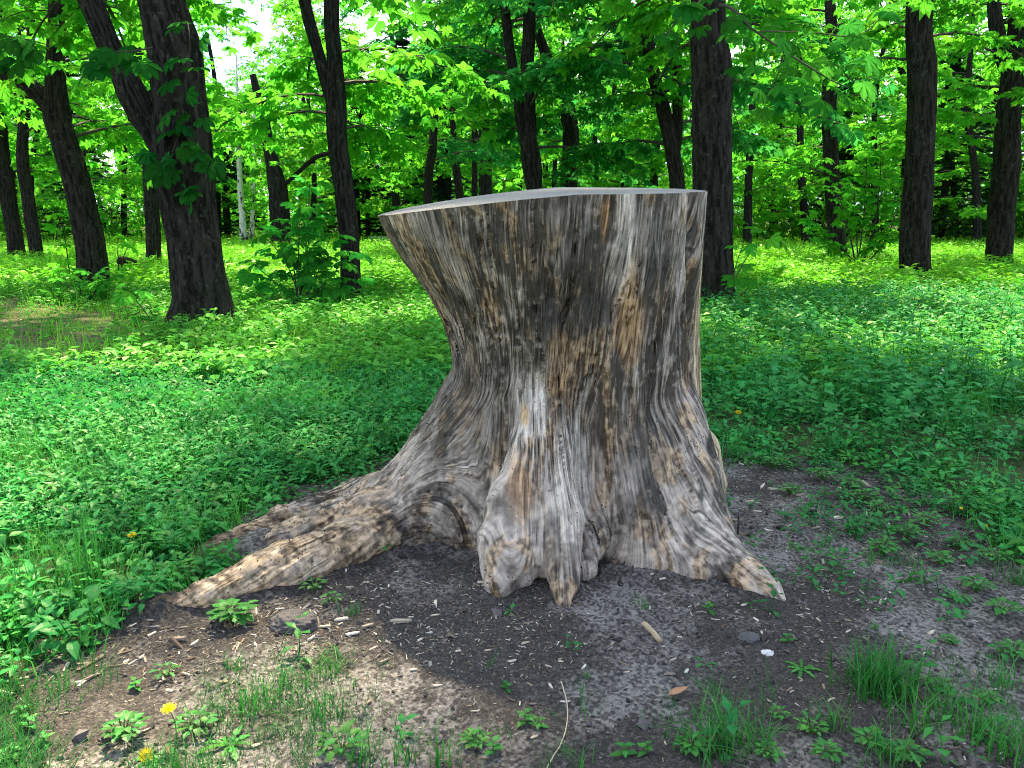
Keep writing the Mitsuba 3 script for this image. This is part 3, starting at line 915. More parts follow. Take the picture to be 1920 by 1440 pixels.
chestnut(5, "chestnut_tree", "straight grey trunk seen just behind the massive forked one", base_y(502), [(289, 505, 14), (288, 470, 13), (285, 400, 13), (281, 330, 13), (278, 240, 14), (270, 150, 13), (260, 80, 12), (245, 10, 12)], n_limbs=8, zmin=3.0, high=2)
chestnut(6, "chestnut_tree", "dark trunk bending left at its top, behind the leafy bush", base_y(462), [(528, 470, 20), (526, 420, 18), (521, 360, 17), (510, 300, 13), (501, 260, 11), (490, 200, 9), (480, 165, 7), (474, 140, 6)], top=7.0, n_limbs=8, zmin=2.6, zmax=6)
chestnut(7, "chestnut_tree", "slender forked trunk rising left of the stump beside the leafy bush", base_y(560),
         [(658, 566, 21), (657, 520, 19), (656, 460, 18), (650, 400, 19), (642, 330, 18), (634, 280, 17), (630, 215, 19), (629, 180, 20), (628, 110, 15), (622, 50, 14), (621, 0, 14)],
         limbs=[[(624, 195, 12), (609, 142, 12), (596, 95, 11), (583, 50, 11), (571, 0, 11)], [(618, 288, 4), (597, 292, 4), (575, 308, 4), (552, 330, 3.5), (535, 345, 3)]], sides=32, step=0.07, relief=0.03, n_limbs=9, zmin=2.7, zmax=4.4, toward=0.3, top=13.5, canopy=(8.5, 12.5), high=9, shade_reach=(2.2, 0.45, 7.0))
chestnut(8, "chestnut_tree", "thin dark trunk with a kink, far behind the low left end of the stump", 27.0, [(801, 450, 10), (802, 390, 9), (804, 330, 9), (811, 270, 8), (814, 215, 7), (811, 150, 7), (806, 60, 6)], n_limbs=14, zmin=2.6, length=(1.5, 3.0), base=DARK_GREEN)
chestnut(9, "chestnut_tree", "thin slanting trunk behind the stump, right of the kinked one", 30.0, [(866, 450, 9), (862, 370, 8), (856, 320, 7), (851, 270, 6), (847, 180, 5)], n_limbs=14, zmin=3.0)
chestnut(10, "chestnut_tree", "pencil thin trunk behind the stump, left of a wider grey one", 33.0, [(890, 450, 6), (890, 370, 6), (890, 300, 5), (888, 200, 5)], n_limbs=12, zmin=3.2)
chestnut(11, "chestnut_tree", "wide grey far trunk just above the middle of the cut top", 36.0, [(910, 450, 13), (911, 380, 12), (911, 330, 11), (909, 280, 11), (905, 180, 9)], n_limbs=14, zmin=3.4)
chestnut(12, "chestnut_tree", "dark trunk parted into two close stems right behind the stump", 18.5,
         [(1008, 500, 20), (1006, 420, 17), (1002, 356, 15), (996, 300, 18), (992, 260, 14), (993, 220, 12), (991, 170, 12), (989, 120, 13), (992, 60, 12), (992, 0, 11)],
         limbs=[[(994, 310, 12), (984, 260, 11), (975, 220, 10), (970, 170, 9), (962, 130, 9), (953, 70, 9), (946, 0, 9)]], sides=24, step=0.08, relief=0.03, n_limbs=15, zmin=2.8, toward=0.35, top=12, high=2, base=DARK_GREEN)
chestnut(13, "chestnut_tree", "single dark trunk standing close right of the double stemmed one", 21.5, [(1070, 480, 18), (1068, 400, 17), (1067, 350, 16), (1070, 280, 16), (1066, 220, 15), (1052, 170, 13), (1030, 120, 11), (1012, 70, 9)], n_limbs=15, zmin=3.0, toward=0.3)
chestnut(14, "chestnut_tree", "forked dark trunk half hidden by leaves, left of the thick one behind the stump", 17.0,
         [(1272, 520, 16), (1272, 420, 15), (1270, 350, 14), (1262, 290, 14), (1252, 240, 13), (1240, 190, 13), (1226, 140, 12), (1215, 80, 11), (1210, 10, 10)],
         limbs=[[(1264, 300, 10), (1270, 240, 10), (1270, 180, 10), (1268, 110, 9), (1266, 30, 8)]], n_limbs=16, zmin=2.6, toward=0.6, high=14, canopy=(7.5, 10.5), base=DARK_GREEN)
chestnut(15, "chestnut_tree", "thick straight dark trunk with a knob, rising behind the right edge of the stump", base_y(572),
         [(1342, 582, 46), (1340, 560, 41), (1337, 520, 38), (1336, 440, 36), (1336, 360, 36), (1336, 290, 36), (1335, 200, 36), (1336, 150, 38), (1334, 115, 37), (1329, 70, 33), (1328, 0, 30)], limbs=[[(1340, 165, 30), (1352, 142, 27), (1364, 126, 17), (1368, 120, 6)]], sides=60, step=0.05, relief=0.045, n_limbs=8, zmin=4.0, toward=0.1, top=14, canopy=(8.5, 13), high=24, shade_reach=(3.5, 0.65, 7.8))
chestnut(16, "chestnut_tree", "slim trunk with a raised side limb, behind the leafy shrub on the right", base_y(488),
         [(1570, 492, 18), (1569, 440, 16), (1564, 380, 15), (1558, 300, 14), (1555, 230, 14), (1556, 160, 13), (1560, 90, 11), (1557, 20, 10)], limbs=[[(1566, 150, 7), (1587, 111, 8), (1618, 67, 7), (1645, 38, 6), (1671, 9, 6)]], n_limbs=16, zmin=2.6, toward=0.5)
chestnut(17, "chestnut_tree", "bare straight dark trunk alone in the sunny grass on the right", base_y(522),
         [(1717, 528, 30), (1716, 505, 27), (1715, 470, 27), (1718, 400, 27), (1722, 330, 26), (1725, 260, 25), (1729, 190, 25), (1729, 125, 26), (1725, 80, 24), (1724, 0, 23)], limbs=[[(1731, 165, 20), (1737, 140, 18), (1743, 122, 12), (1745, 114, 5)]], sides=32, step=0.08, relief=0.035, n_limbs=9, zmin=4.6, toward=0.1)
chestnut(18, "chestnut_tree", "dark trunk forking high at the right border", base_y(505),
         [(1873, 510, 27), (1873, 485, 23), (1876, 440, 23), (1879, 380, 23), (1886, 320, 23), (1889, 250, 21), (1894, 190, 20), (1902, 120, 20), (1909, 60, 18), (1912, 0, 17)], limbs=[[(1886, 130, 12), (1873, 75, 13), (1866, 30, 12), (1864, 0, 11)]], sides=28, step=0.08, n_limbs=15, zmin=3.2, toward=0.45)

# trees further back, mostly crowns that hang low
rng = np.random.default_rng(77)
for k, (px, Y) in enumerate([(-80, 36), (60, 42), (150, 38), (235, 44), (330, 42), (410, 46), (585, 40), (690, 45), (745, 41), (840, 44), (900, 39), (970, 43), (1040, 39), (1110, 44), (1165, 40), (1230, 43), (1300, 39), (1400, 37), (1450, 43), (1510, 38), (1575, 44), (1640, 40), (1690, 45), (1790, 43), (1830, 38), (1960, 41), (2020, 37)]):
    w = rng.uniform(5, 9)
    b = P(px, 400, Y)
    yb = float(400 + 1.5 / Y * FOCAL)
    open_sky = 330 < px < 500 or 640 < px < 760
    chestnut(200 + k, "woodland_tree", between("leafy green woodland tree", px), Y, [(px, yb, w), (px + rng.uniform(-8, 8), 330, w * 0.85), (px + rng.uniform(-20, 20), 180, w * 0.7), (px + rng.uniform(-30, 30), 60, w * 0.5)],
             top=12.5 if not open_sky else 6.5, sides=8, step=0.5, relief=0.01, n_limbs=18 if not open_sky else 9, zmin=1.3, zmax=(12.0 if not open_sky else 5.0), length=(1.8, 3.9), size=0.5, lod=2, group="leafy trees deeper in the wood", toward=0.9, high=2, spacing=0.42)


def far_tree(seed, x, y, h, w, base, group="distant trees of the forest edge", label=None):
    label = label or between("distant round crowned forest tree" if y < 65 else "farthest hazy forest tree", 960 + x / (y * CP) * FOCAL)
    rng = np.random.default_rng(seed)
    key = thing("distant_tree", label, "tree", group)
    path = np.array([[x, y, -0.3, 0.2], [x + rng.uniform(-.2, .2), y, h * 0.4, 0.15], [x + rng.uniform(-.4, .4), y, h * 0.85, 0.05]])
    m, uv = trunk_mesh(path, 7, 1.0, 0.01, seed)
    part(key, "trunk", m, "bark", True, uv=uv)
    s = Soup()
    n = 36 if y < 66 else 26
    c = rng.normal(0, 1, (n, 3))
    c = unit(c) * rng.uniform(0.35, 1, (n, 1)) ** 0.5
    zc = h * 0.56
    c = c * [w, w, h * 0.46] + [x, y, zc]
    c[:, 2] = np.maximum(c[:, 2], 0.7)
    per = 26
    p = np.repeat(c, per, 0) + rng.normal(0, 1, (n * per, 3)) * [0.85, 0.85, 0.5]
    p[:, 2] = np.maximum(p[:, 2], 0.2)
    o = p - [x, y, zc]
    scatter_leaves(s, p, unit(o) * [1, 1, 0.3], rng, 0.80 if y < 60 else 1.15, 2, base, flat=0.55)
    put_soup(f"{key}__crown", s, "leaf", kind="stuff")


def spruce(seed, x, y, h, w):
    rng = np.random.default_rng(seed)
    key = thing("spruce_tree", between("dark distant drooping spruce", 960 + x / (y * CP) * FOCAL), "tree", "dark spruces in the forest edge")
    m, uv = trunk_mesh(np.array([[x, y, -0.3, 0.22], [x, y, h * 0.5, 0.14], [x, y, h, 0.02]]), 7, 1.5, 0.01, seed)
    part(key, "trunk", m, "bark", True, uv=uv)
    s = Soup()
    for z in np.arange(0.8, h, 0.42):
        r = w * (1 - z / h) + 0.15
        for a in rng.uniform(0, 6.28, 9):
            d = np.array([math.sin(a), math.cos(a), 0])
            for t in np.linspace(0.25, 1, 5):
                c = np.array([x, y, z]) + d * r * t - np.array([0, 0, 0.35 * r * t * t])
                sd = np.array([d[1], -d[0], 0])
                q = 0.32 * rng.uniform(0.6, 1.3)
                b = c + d * 0.3 - [0, 0, 0.14]
                s.put([c, c + sd * q - [0, 0, 0.16], b, c - sd * q - [0, 0, 0.16]], [(0, 1, 2), (0, 2, 3)], np.array([0.022, 0.065, 0.024]) * rng.uniform(0.6, 1.4))
    put_soup(f"{key}__crown", s, "leaf", kind="stuff")


rng = np.random.default_rng(5)
FAR = [(-60, 52), (-52, 60), (-44, 50), (-40, 66), (-34, 55), (-29, 48), (-26, 62), (-21, 54), (-17, 70), (-14, 58), (-9, 50), (-6, 64), (-2, 56), (2, 49), (5, 62), (9, 54), (13, 66), (16, 50), (20, 58), (25, 52), (29, 64), (33, 47), (37, 58), (42, 50), (47, 62), (53, 52), (60, 60), (-12, 80), (0, 82), (12, 80), (26, 82), (42, 80), (-48, 80), (-30, 84), (-70, 90), (-58, 96), (-40, 98), (-20, 92), (-8, 96), (6, 94), (18, 98), (34, 94), (50, 96), (64, 92), (-24, 74), (-5, 73), (8, 75), (22, 72), (36, 70), (52, 74), (-36, 72), (-55, 74)]
for k, (x, y) in enumerate(FAR):
    px = 960 + x / (y * CP) * FOCAL
    h = rng.uniform(12, 19)
    if 330 < px < 530 or 640 < px < 760:
        h = rng.uniform(7.0, 9.0)
    far_tree(500 + k, x, y, h, rng.uniform(3.2, 5.0), np.array(LEAF_GREEN) * rng.uniform(0.75, 1.15) * np.array([rng.uniform(0.8, 1.3), 1, rng.uniform(0.7, 1.6)]))
for k, (x, y, h, w) in enumerate([(-8.5, 45, 11, 2.6), (-6.0, 47, 12, 2.8), (-3.8, 44, 9, 2.4), (-16.0, 46, 8, 2.4), (-23.0, 44, 10, 2.4), (22.0, 42, 12, 2.8), (25.5, 44, 13, 3.0), (17.0, 43, 9, 2.6), (29.0, 45, 12, 2.8), (-29, 45, 10, 2.6)]):
    spruce(700 + k, x, y, h, w)


def birch(seed, px0, px1, py1, Y, hw, label):
    key = thing("birch_tree", label, "tree")
    q = stem_points(Y, [(px0, 400 + 1.5 / Y * FOCAL, hw * 1.3), ((px0 + px1) / 2, 380, hw), (px1, py1, hw * 0.8)], 9.0)
    m, uv = trunk_mesh(q, 10, 0.3, 0.008, seed)
    part(key, "trunk", m, "birch_bark", True, uv=uv)
    rng = np.random.default_rng(seed)
    wood, lv = Soup(), Soup()
    for k in range(12):
        z = rng.uniform(4.2, 9)
        p0 = np.array([np.interp(z, q[:, 2], q[:, a]) for a in range(3)])
        leafy_limb(wood, lv, limb_path(p0, rng.uniform(0, 6.28), rng.uniform(1.2, 2.4), 0.4, 0.9, rng), rng, 0.30, 2, 0.02)
    put_soup(f"{key}__branches", wood, "twig")
    put_soup(f"{key}__crown", lv, "leaf", kind="stuff")


birch(901, 458, 446, 250, 41.0, 5.5, "white birch trunk with black marks in the gap left of the leafy bush")
birch(902, 472, 476, 250, 44.0, 4.0, "thinner greyish birch trunk right next to the white birch")
# ------------------------------------------------------------------ ground cover: herbs and grass nobody could count
def herb_leaf(length, width, droop, lod):
    if lod == 2:
        v = [(0, 0, 0), (-width / 2, 0.45 * length, 0.05 * length - droop * 0.2), (0, 0.47 * length, -droop * 0.25), (width / 2, 0.45 * length, 0.05 * length - droop * 0.2), (0, length, -droop)]
        return np.array(v), np.array([(0, 2, 1), (0, 3, 2), (1, 2, 4), (2, 3, 4)]), np.array([0.8, 1, 1.15, 1, 1.05])
    if lod:
        v = [(0, 0, 0), (-width / 2, 0.42 * length, 0.06 * length), (0, length, -droop), (width / 2, 0.42 * length, 0.06 * length)]
        return np.array(v), np.array([(0, 2, 1), (0, 3, 2)]), np.array([0.85, 1, 1.05, 1])
    v = [(0, 0, 0), (-width * 0.42, 0.22 * length, 0.05 * length), (0, 0.24 * length, 0), (width * 0.42, 0.22 * length, 0.05 * length),
         (-width / 2, 0.48 * length, 0.05 * length - droop * 0.2), (0, 0.5 * length, -droop * 0.25), (width / 2, 0.48 * length, 0.05 * length - droop * 0.2),
         (-width * 0.26, 0.78 * length, 0.02 * length - droop * 0.6), (width * 0.26, 0.78 * length, 0.02 * length - droop * 0.6), (0, length, -droop)]
    f = [(0, 2, 1), (0, 3, 2), (1, 2, 4), (2, 5, 4), (2, 3, 5), (3, 6, 5), (4, 5, 7), (5, 9, 7), (5, 6, 8), (5, 8, 9)]
    return np.array(v), np.array(f), np.array([0.8, 1, 1.2, 1, 1, 1.2, 1, 1, 1, 1.1])


def rotz(a):
    c, s = math.cos(a), math.sin(a)
    return np.array([[c, -s, 0], [s, c, 0], [0, 0, 1]])


def rotx(a):
    c, s = math.cos(a), math.sin(a)
    return np.array([[1, 0, 0], [0, c, -s], [0, s, c]])


def herb(seed, height, leaf, pairs, lod, wide=0.62):
    """an upright weed, leaves in crossed pairs up the stem"""
    r = np.random.default_rng(seed)
    v, f, s, k = [], [], [], 0

    def put(a):
        nonlocal k
        v.append(a[0])
        f.append(a[1] + k)
        s.append(a[2])
        k += len(a[0])
    lean = r.normal(0, 0.12, 2)
    if lod != 1:
        w = 0.012 * height / 0.2 * 0.5
        put((np.array([(-w, 0, 0), (w, 0, 0), (lean[0] * height, lean[1] * height, height), (0, -w, 0), (0, w, 0)]), np.array([(0, 1, 2), (3, 4, 2)]), np.full(5, 0.8)))
    a = r.uniform(0, 6)
    for j in range(pairs):
        t = (j + 0.6) / pairs
        for side in (0, math.pi):
            L = leaf * r.uniform(0.75, 1.2) * (1.15 - 0.6 * abs(t - 0.55))
            lv, lf, ls = herb_leaf(L, L * wide * r.uniform(0.85, 1.15), L * r.uniform(0.1, 0.5), lod)
            M = rotz(a + side + r.normal(0, 0.35)) @ rotx(r.uniform(-0.25, 0.75) * (0.5 + t))
            off = M @ np.array([0, L * 0.3, 0])
            put((lv @ M.T + off + [lean[0] * height * t, lean[1] * height * t, height * t], lf, ls))
        a += 1.57 + r.normal(0, 0.25)
    return np.vstack(v), np.vstack(f), np.concatenate(s)


def blades(seed, n, height, width, spread, segs=2, bend=0.55):
    """a tuft of grass blades"""
    r = np.random.default_rng(seed)
    v, f, s, k = [], [], [], 0
    for _ in range(n):
        a, h = r.uniform(0, 6.28), height * r.uniform(0.5, 1.1)
        d, sd = np.array([math.cos(a), math.sin(a), 0]), np.array([-math.sin(a), math.cos(a), 0])
        b = np.array([*(r.normal(0, spread, 2)), 0])
        be = r.uniform(0.1, 1.0) * bend
        w = width * r.uniform(0.6, 1.2)
        pts = []
        for t in np.linspace(0, 1, segs + 1):
            c = b + d * h * be * t * t * 1.2 + np.array([0, 0, h * (t - 0.35 * be * t * t * 1.4)])
            pts += [c - sd * w * (1 - t * 0.85), c + sd * w * (1 - t * 0.85)] if t < 1 else [c]
        m = len(pts)
        ff = []
        for j in range(segs - 1):
            ff += [(2 * j, 2 * j + 1, 2 * j + 2), (2 * j + 1, 2 * j + 3, 2 * j + 2)]
        ff.append((m - 3, m - 2, m - 1))
        v.append(np.array(pts))
        f.append(np.array(ff) + k)
        s.append(np.r_[np.linspace(0.75, 1.1, m)])
        k += m
    return np.vstack(v), np.vstack(f), np.concatenate(s)


def spots(rng, n, d0, d1, side=0.95, power=1.0):
    """points on the ground in front of the camera between two distances, spread evenly over the picture's rows when power = 0"""
    n = int(n * 1.27)
    u = rng.uniform(0, 1, n)
    d = np.sqrt(d0 ** 2 + (d1 ** 2 - d0 ** 2) * u) if power == 1 else d0 * (d1 / d0) ** u
    x = d * rng.uniform(-side, side, n)
    return x, d


def plant(soup, protos, x, y, rng, scale, base, lift=0.0, tilt=0.12, spread=0.22, yellow=0.25):
    n = len(x)
    if n == 0:
        return
    a = rng.uniform(0, 6.28, n)
    up = unit(np.stack([rng.normal(0, tilt, n), rng.normal(0, tilt, n), np.ones(n)], 1))
    xx = unit(np.cross(np.stack([-np.sin(a), np.cos(a), 0 * a], 1), up))
    R = np.stack([xx, np.cross(up, xx), up], -1) * np.asarray(scale)[:, None, None]
    t = np.stack([x, y, ground_height(x, y) - 0.004 + lift], 1)
    c = tints(rng, n, base, spread, yellow) if np.ndim(base) == 1 else np.clip(base * rng.uniform(1 - spread, 1 + spread, (n, 1)), 0.004, 0.6)
    pick = rng.integers(0, len(protos), n)
    for k, p in enumerate(protos):
        m = pick == k
        soup.copies(p, R[m], t[m], c[m])


STUMP_AXIS = np.array([0.14, YC])
TREE_FEET = [(base_y(603), 375, 0.75), (base_y(572), 1340, 0.5), (base_y(560), 657, 0.3), (base_y(522), 1716, 0.4), (base_y(545), 173, 0.45), (base_y(505), 1873, 0.4)]


def clear(x, y):
    """False where a trunk or the stump and its roots stand"""
    ok = np.hypot((x - 0.14) / 0.62, (y - YC) / 0.60) > 1
    for Y, px, r in TREE_FEET:
        c = P(px, 560, Y)
        ok &= np.hypot(x - c[0], y - Y) > r * 0.85
    root1 = shapely.LineString([G(*p)[:2] for p in ((880, 980), (704, 1035), (583, 1075), (479, 1105), (330, 1150))])
    root2 = shapely.LineString([Pz(*p, 0.05)[:2] for p in ((760, 930), (640, 955), (520, 985), (430, 1015))])
    root4 = shapely.LineString([G(*p)[:2] for p in ((1260, 1040), (1400, 1110), (1455, 1132))])
    pts = shapely.points(x, y)
    return ok & (shapely.distance(pts, root1) > 0.10) & (shapely.distance(pts, root2) > 0.16) & (shapely.distance(pts, root4) > 0.08)


HERB_GREEN, GRASS_GREEN = np.array([0.038, 0.262, 0.052]), np.array([0.150, 0.480, 0.026])
RIGHT_HERBS = on_ground([(1290, 578), (1290, 800), (1420, 850), (1560, 860), (1750, 870), (2000, 960), (2300, 960), (2300, 600), (1900, 560), (1500, 565)])
herbs, grass = Soup(), Soup()
NEAR_HERBS = [herb(10 + k, h, l, p, 0, w) for k, (h, l, p, w) in enumerate([(0.10, 0.050, 3, 0.6), (0.14, 0.055, 4, 0.62), (0.08, 0.040, 3, 0.8), (0.17, 0.060, 4, 0.5), (0.06, 0.045, 3, 0.75), (0.12, 0.065, 3, 0.42)])]
MID_HERBS = [herb(10 + k, h, l, p, 2, w) for k, (h, l, p, w) in enumerate([(0.10, 0.050, 3, 0.6), (0.14, 0.055, 4, 0.62), (0.08, 0.040, 3, 0.8), (0.17, 0.060, 4, 0.5), (0.06, 0.045, 3, 0.75), (0.12, 0.065, 3, 0.42)])]
TALL_HERBS = [herb(30 + k, h, l, p, 2, w) for k, (h, l, p, w) in enumerate([(0.34, 0.085, 6, 0.72), (0.42, 0.080, 7, 0.78), (0.28, 0.090, 5, 0.70), (0.38, 0.075, 7, 0.66)])]
FAR_HERBS = [herb(50 + k, h, l, p, 1, w) for k, (h, l, p, w) in enumerate([(0.16, 0.09, 4, 0.7), (0.24, 0.11, 4, 0.7), (0.12, 0.10, 3, 0.8)])]
GRASS_NEAR = [blades(70 + k, 9, h, 0.0022, 0.03) for k, h in enumerate((0.10, 0.16, 0.22))]
GRASS_FAR = [blades(80 + k, 9, h, 0.008, 0.12, segs=1) for k, h in enumerate((0.22, 0.30, 0.38))]
rng = np.random.default_rng(2024)


def take(x, y, p):
    m = (rng.uniform(0, 1, len(x)) < p) & clear(x, y)
    return x[m], y[m]


x, y = spots(rng, 27000, 1.9, 7.5)                                     # low herbs of the near floor
right = np.clip(0.5 + signed(RIGHT_HERBS, x, y) * 2.5, 0, 1)
pat = np.clip(meshkit.fbm(np.stack([x, y, 0 * x], 1) * 1.6, 3, seed=44) * 3.2 - 0.65, 0.25, 1)
shape = plant_density(x, y) * (1 - 0.75 * right) * pat
a, b = take(x, y, shape)
for protos, m in ((NEAR_HERBS, b < 3.4), (MID_HERBS, (b >= 3.4) & (b < 5.6)), ([herb(60 + k, 0.12, 0.062, 3, 1, 0.62) for k in range(4)], b >= 5.6)):
    plant(herbs, protos, a[m], b[m], rng, np.minimum(np.exp(rng.normal(-0.26, 0.3, m.sum())), 1.15), HERB_GREEN, spread=0.4, yellow=0.45)
x, y = spots(rng, 4600, 4.6, 15)
right = np.clip(0.3 + signed(RIGHT_HERBS, x, y) * 1.6, 0, 1)
a, b = take(x, y, right * plant_density(x, y))
plant(herbs, TALL_HERBS, a, b, rng, rng.uniform(0.55, 1.15, len(a)), HERB_GREEN * [0.9, 0.95, 1.0])
x, y = spots(rng, 15000, 7.0, 16)
lit = np.clip(0.5 + signed(LITTER, x, y) * 0.8, 0, 1)
a, b = take(x, y, (1 - lit * 0.9) * 0.8)
plant(herbs, FAR_HERBS, a, b, rng, rng.uniform(0.5, 1.1, len(a)), (HERB_GREEN + GRASS_GREEN) / 2)
x, y = spots(rng, 16000, 15, 62, power=0)
a, b = take(x, y, 0.9)
plant(herbs, FAR_HERBS, a, b, rng, rng.uniform(0.9, 1.6, len(a)), GRASS_GREEN)
# grass
x, y = spots(rng, 11000, 1.9, 8.5)
pat = np.clip(meshkit.fbm(np.stack([x + 9, y, 0 * x], 1) * 0.9, 2, seed=45) * 4 - 1.6, 0.04, 1)
a, b = take(x, y, plant_density(x, y) * pat)
plant(grass, GRASS_NEAR, a, b, rng, rng.uniform(0.7, 1.5, len(a)), (HERB_GREEN * 0.9 + GRASS_GREEN * 0.3))
lx, ly = spots(rng, 9000, 1.9, 3.4)
s = signed(LAWN_PATCH, lx, ly)
a, b = take(lx, ly, np.clip(0.35 + s * 4, 0, 1))
plant(grass, [blades(90 + k, 8, 0.075, 0.0013, 0.03, bend=0.9) for k in range(3)], a, b, rng, rng.uniform(0.6, 1.3, len(a)), HERB_GREEN * [0.9, 0.6, 0.7], tilt=0.3)
x, y = spots(rng, 9000, 8, 22)
lit = np.clip(0.5 + signed(LITTER, x, y) * 0.8, 0, 1)
a, b = take(x, y, (1 - lit * 0.45) * 0.75)
plant(grass, GRASS_FAR, a, b, rng, rng.uniform(0.4, 1.0, len(a)), GRASS_GREEN)
x, y = spots(rng, 12000, 20, 64, power=0)
a, b = take(x, y, 1.0)
plant(grass, GRASS_FAR, a, b, rng, rng.uniform(0.9, 1.7, len(a)), GRASS_GREEN * [1.2, 1.1, 1])
# thin growth strewn over the soil
x, y = spots(rng, 7500, 1.9, 5.2)
d = signed(SOIL, x, y)
rz = np.clip((x - 0.85) * 0.9, 0, 1) * np.clip((y - 2.6) * 1.2, 0.1, 1)
n = np.clip(meshkit.fbm(np.stack([x, y, 0 * x], 1) * 3, 3, seed=46) * 5 - 2.3, 0, 1)
a, b = take(x, y, np.where(d > 0, 0.006 + 0.95 * rz * np.clip(n * 1.4 + 0.1, 0, 1), 0))
plant(herbs, MID_HERBS, a, b, rng, rng.uniform(0.35, 0.9, len(a)), HERB_GREEN * [0.9, 0.8, 0.9])
x, y = spots(rng, 5200, 1.75, 2.9)
n = np.clip(meshkit.fbm(np.stack([x, y, 0 * x], 1) * 3.4, 3, seed=47) * 5 - 2.4, 0, 1)
a, b = take(x, y, n * np.clip((2.5 - y) * 1.4, 0, 0.8) * np.where((x > -0.45) & (x < 0.6), 0.2, np.where(x < -0.4, 2.0, 1)))
plant(grass, GRASS_NEAR, a, b, rng, rng.uniform(0.35, 0.9, len(a)), HERB_GREEN * [1.1, 0.8, 0.8], tilt=0.3)
put_soup("herb_cover", herbs, "herb_leaf", kind="stuff", label="dense low green herbs covering the woodland floor", cat="ground cover")
put_soup("grass", grass, "herb_leaf", kind="stuff", label="green grass growing among the herbs and out over the meadow", cat="grass")
# little white blossoms on the taller herbs
fl = Soup()
x, y = spots(rng, 1500, 5, 20)
w = np.clip(0.3 + signed(RIGHT_HERBS, x, y) * 1.2, 0.06, 1) * np.clip((y - 5) / 6, 0.1, 1)
a, b = take(x, y, w * 0.4)
star = (np.array([(-1, 0, 0), (0, -1, 0.2), (1, 0, 0), (0, 1, 0.2), (0, 0, 1.2)], float), np.array([(0, 1, 4), (1, 2, 4), (2, 3, 4), (3, 0, 4)]))
for j in range(3):
    plant(fl, [star], a + rng.normal(0, 0.012, len(a)), b + rng.normal(0, 0.012, len(a)), rng, rng.uniform(0.006, 0.012, len(a)), np.array([0.55, 0.56, 0.52]), lift=rng.uniform(0.3, 0.46, len(a)), yellow=0.02)
put_soup("white_blossoms", fl, "herb_leaf", kind="stuff", label="tiny white blossoms dotted over the taller herbs", cat="flowers")
print("herbs", herbs.tris(), "grass", grass.tris())
# ------------------------------------------------------------------ bushes, saplings, weeds one can point at
def bush(key, foot, stems, leaf_px, rng, lod=0, base=LEAF_GREEN, each=True, wood="twig", per=(3, 5), extra=0):
    """stems: lists of picture points at the foot's distance; leaves ring the upper stems in pairs"""
    Y = foot[1]
    pos, out = [], []
    for st in stems:
        dy = rng.uniform(-0.5, 0.5)
        pts = [P(px, py, Y + dy * k / max(1, len(st) - 1)) for k, (px, py) in enumerate(st)]
        pts[0] = np.array([foot[0] + rng.normal(0, 0.05), foot[1] + rng.normal(0, 0.05), -0.03])
        q = resample(np.array(pts), 10)
        r = 0.0065 * Y / 12
        part(key, "stem", tube(q, np.linspace(r * 1.9, r * 0.7, 10), 5), wood, True)
        for t in np.linspace(0.42, 1.0, rng.integers(per[0], per[1] + 1)):
            p = np.array([np.interp(t, np.linspace(0, 1, 10), q[:, a]) for a in range(3)])
            az = rng.uniform(0, 6.28)
            for s in (0, math.pi) if t < 0.99 else (0, 2.1, 4.2):
                pos.append(p)
                out.append([math.cos(az + s), math.sin(az + s), 0.25])
    size = leaf_px / FOCAL * Y * CP
    soup_each(key, np.array(pos), np.array(out), rng, size, lod, base, each)


def soup_each(key, pos, out, rng, size, lod, base, each):
    if not each:
        s = Soup()
        scatter_leaves(s, pos, out, rng, size, lod, base)
        put_soup(new_key(f"{key}__crown"), s, "leaf", kind="stuff")
        return
    for k in range(len(pos)):
        s = Soup()
        scatter_leaves(s, pos[k:k + 1], out[k:k + 1], rng, size, lod, base)
        put_soup(new_key(f"{key}__leaf"), s, "leaf")


rng = np.random.default_rng(31)
b1 = thing("chestnut_bush", "leafy bush of many thin upright shoots between the massive forked trunk and the stump", "bush")
f1 = G(560, 572)
bush(b1, f1, [[(555, 575), (540, 500), (490, 440)], [(555, 575), (548, 480), (530, 410)], [(560, 575), (560, 470), (562, 385)], [(560, 575), (575, 480), (585, 400)], [(565, 575), (600, 500), (620, 440)], [(570, 575), (620, 520), (655, 470)],
              [(552, 575), (515, 530), (470, 490)], [(560, 575), (585, 530), (600, 480)], [(570, 575), (630, 545), (660, 525)], [(560, 575), (575, 450), (580, 345)], [(550, 575), (500, 560), (462, 545)]], 52, rng, base=np.array(LEAF_GREEN) * [0.5, 0.75, 1.4], per=(4, 6))
b2 = thing("chestnut_bush", "tall loose bush with bare lower stems in front of the slim trunk on the right", "bush")
f2 = G(1612, 502)
bush(b2, f2, [[(1605, 505), (1590, 430), (1560, 350)], [(1608, 505), (1605, 420), (1600, 330)], [(1612, 505), (1620, 400), (1625, 280)], [(1615, 505), (1640, 420), (1660, 330)], [(1618, 505), (1660, 450), (1685, 380)], [(1606, 505), (1560, 450), (1510, 400)],
              [(1612, 505), (1640, 460), (1670, 440)], [(1606, 505), (1570, 470), (1530, 440)], [(1612, 505), (1645, 390), (1650, 260)], [(1606, 505), (1580, 390), (1540, 300)]], 32, rng, base=np.array(LEAF_GREEN) * [0.9, 1, 1.1], per=(8, 11), each=False, lod=1)
b3 = thing("chestnut_bush", "dark low bush round the foot of the low forked trunk at far left", "bush")
f3 = G(172, 566)
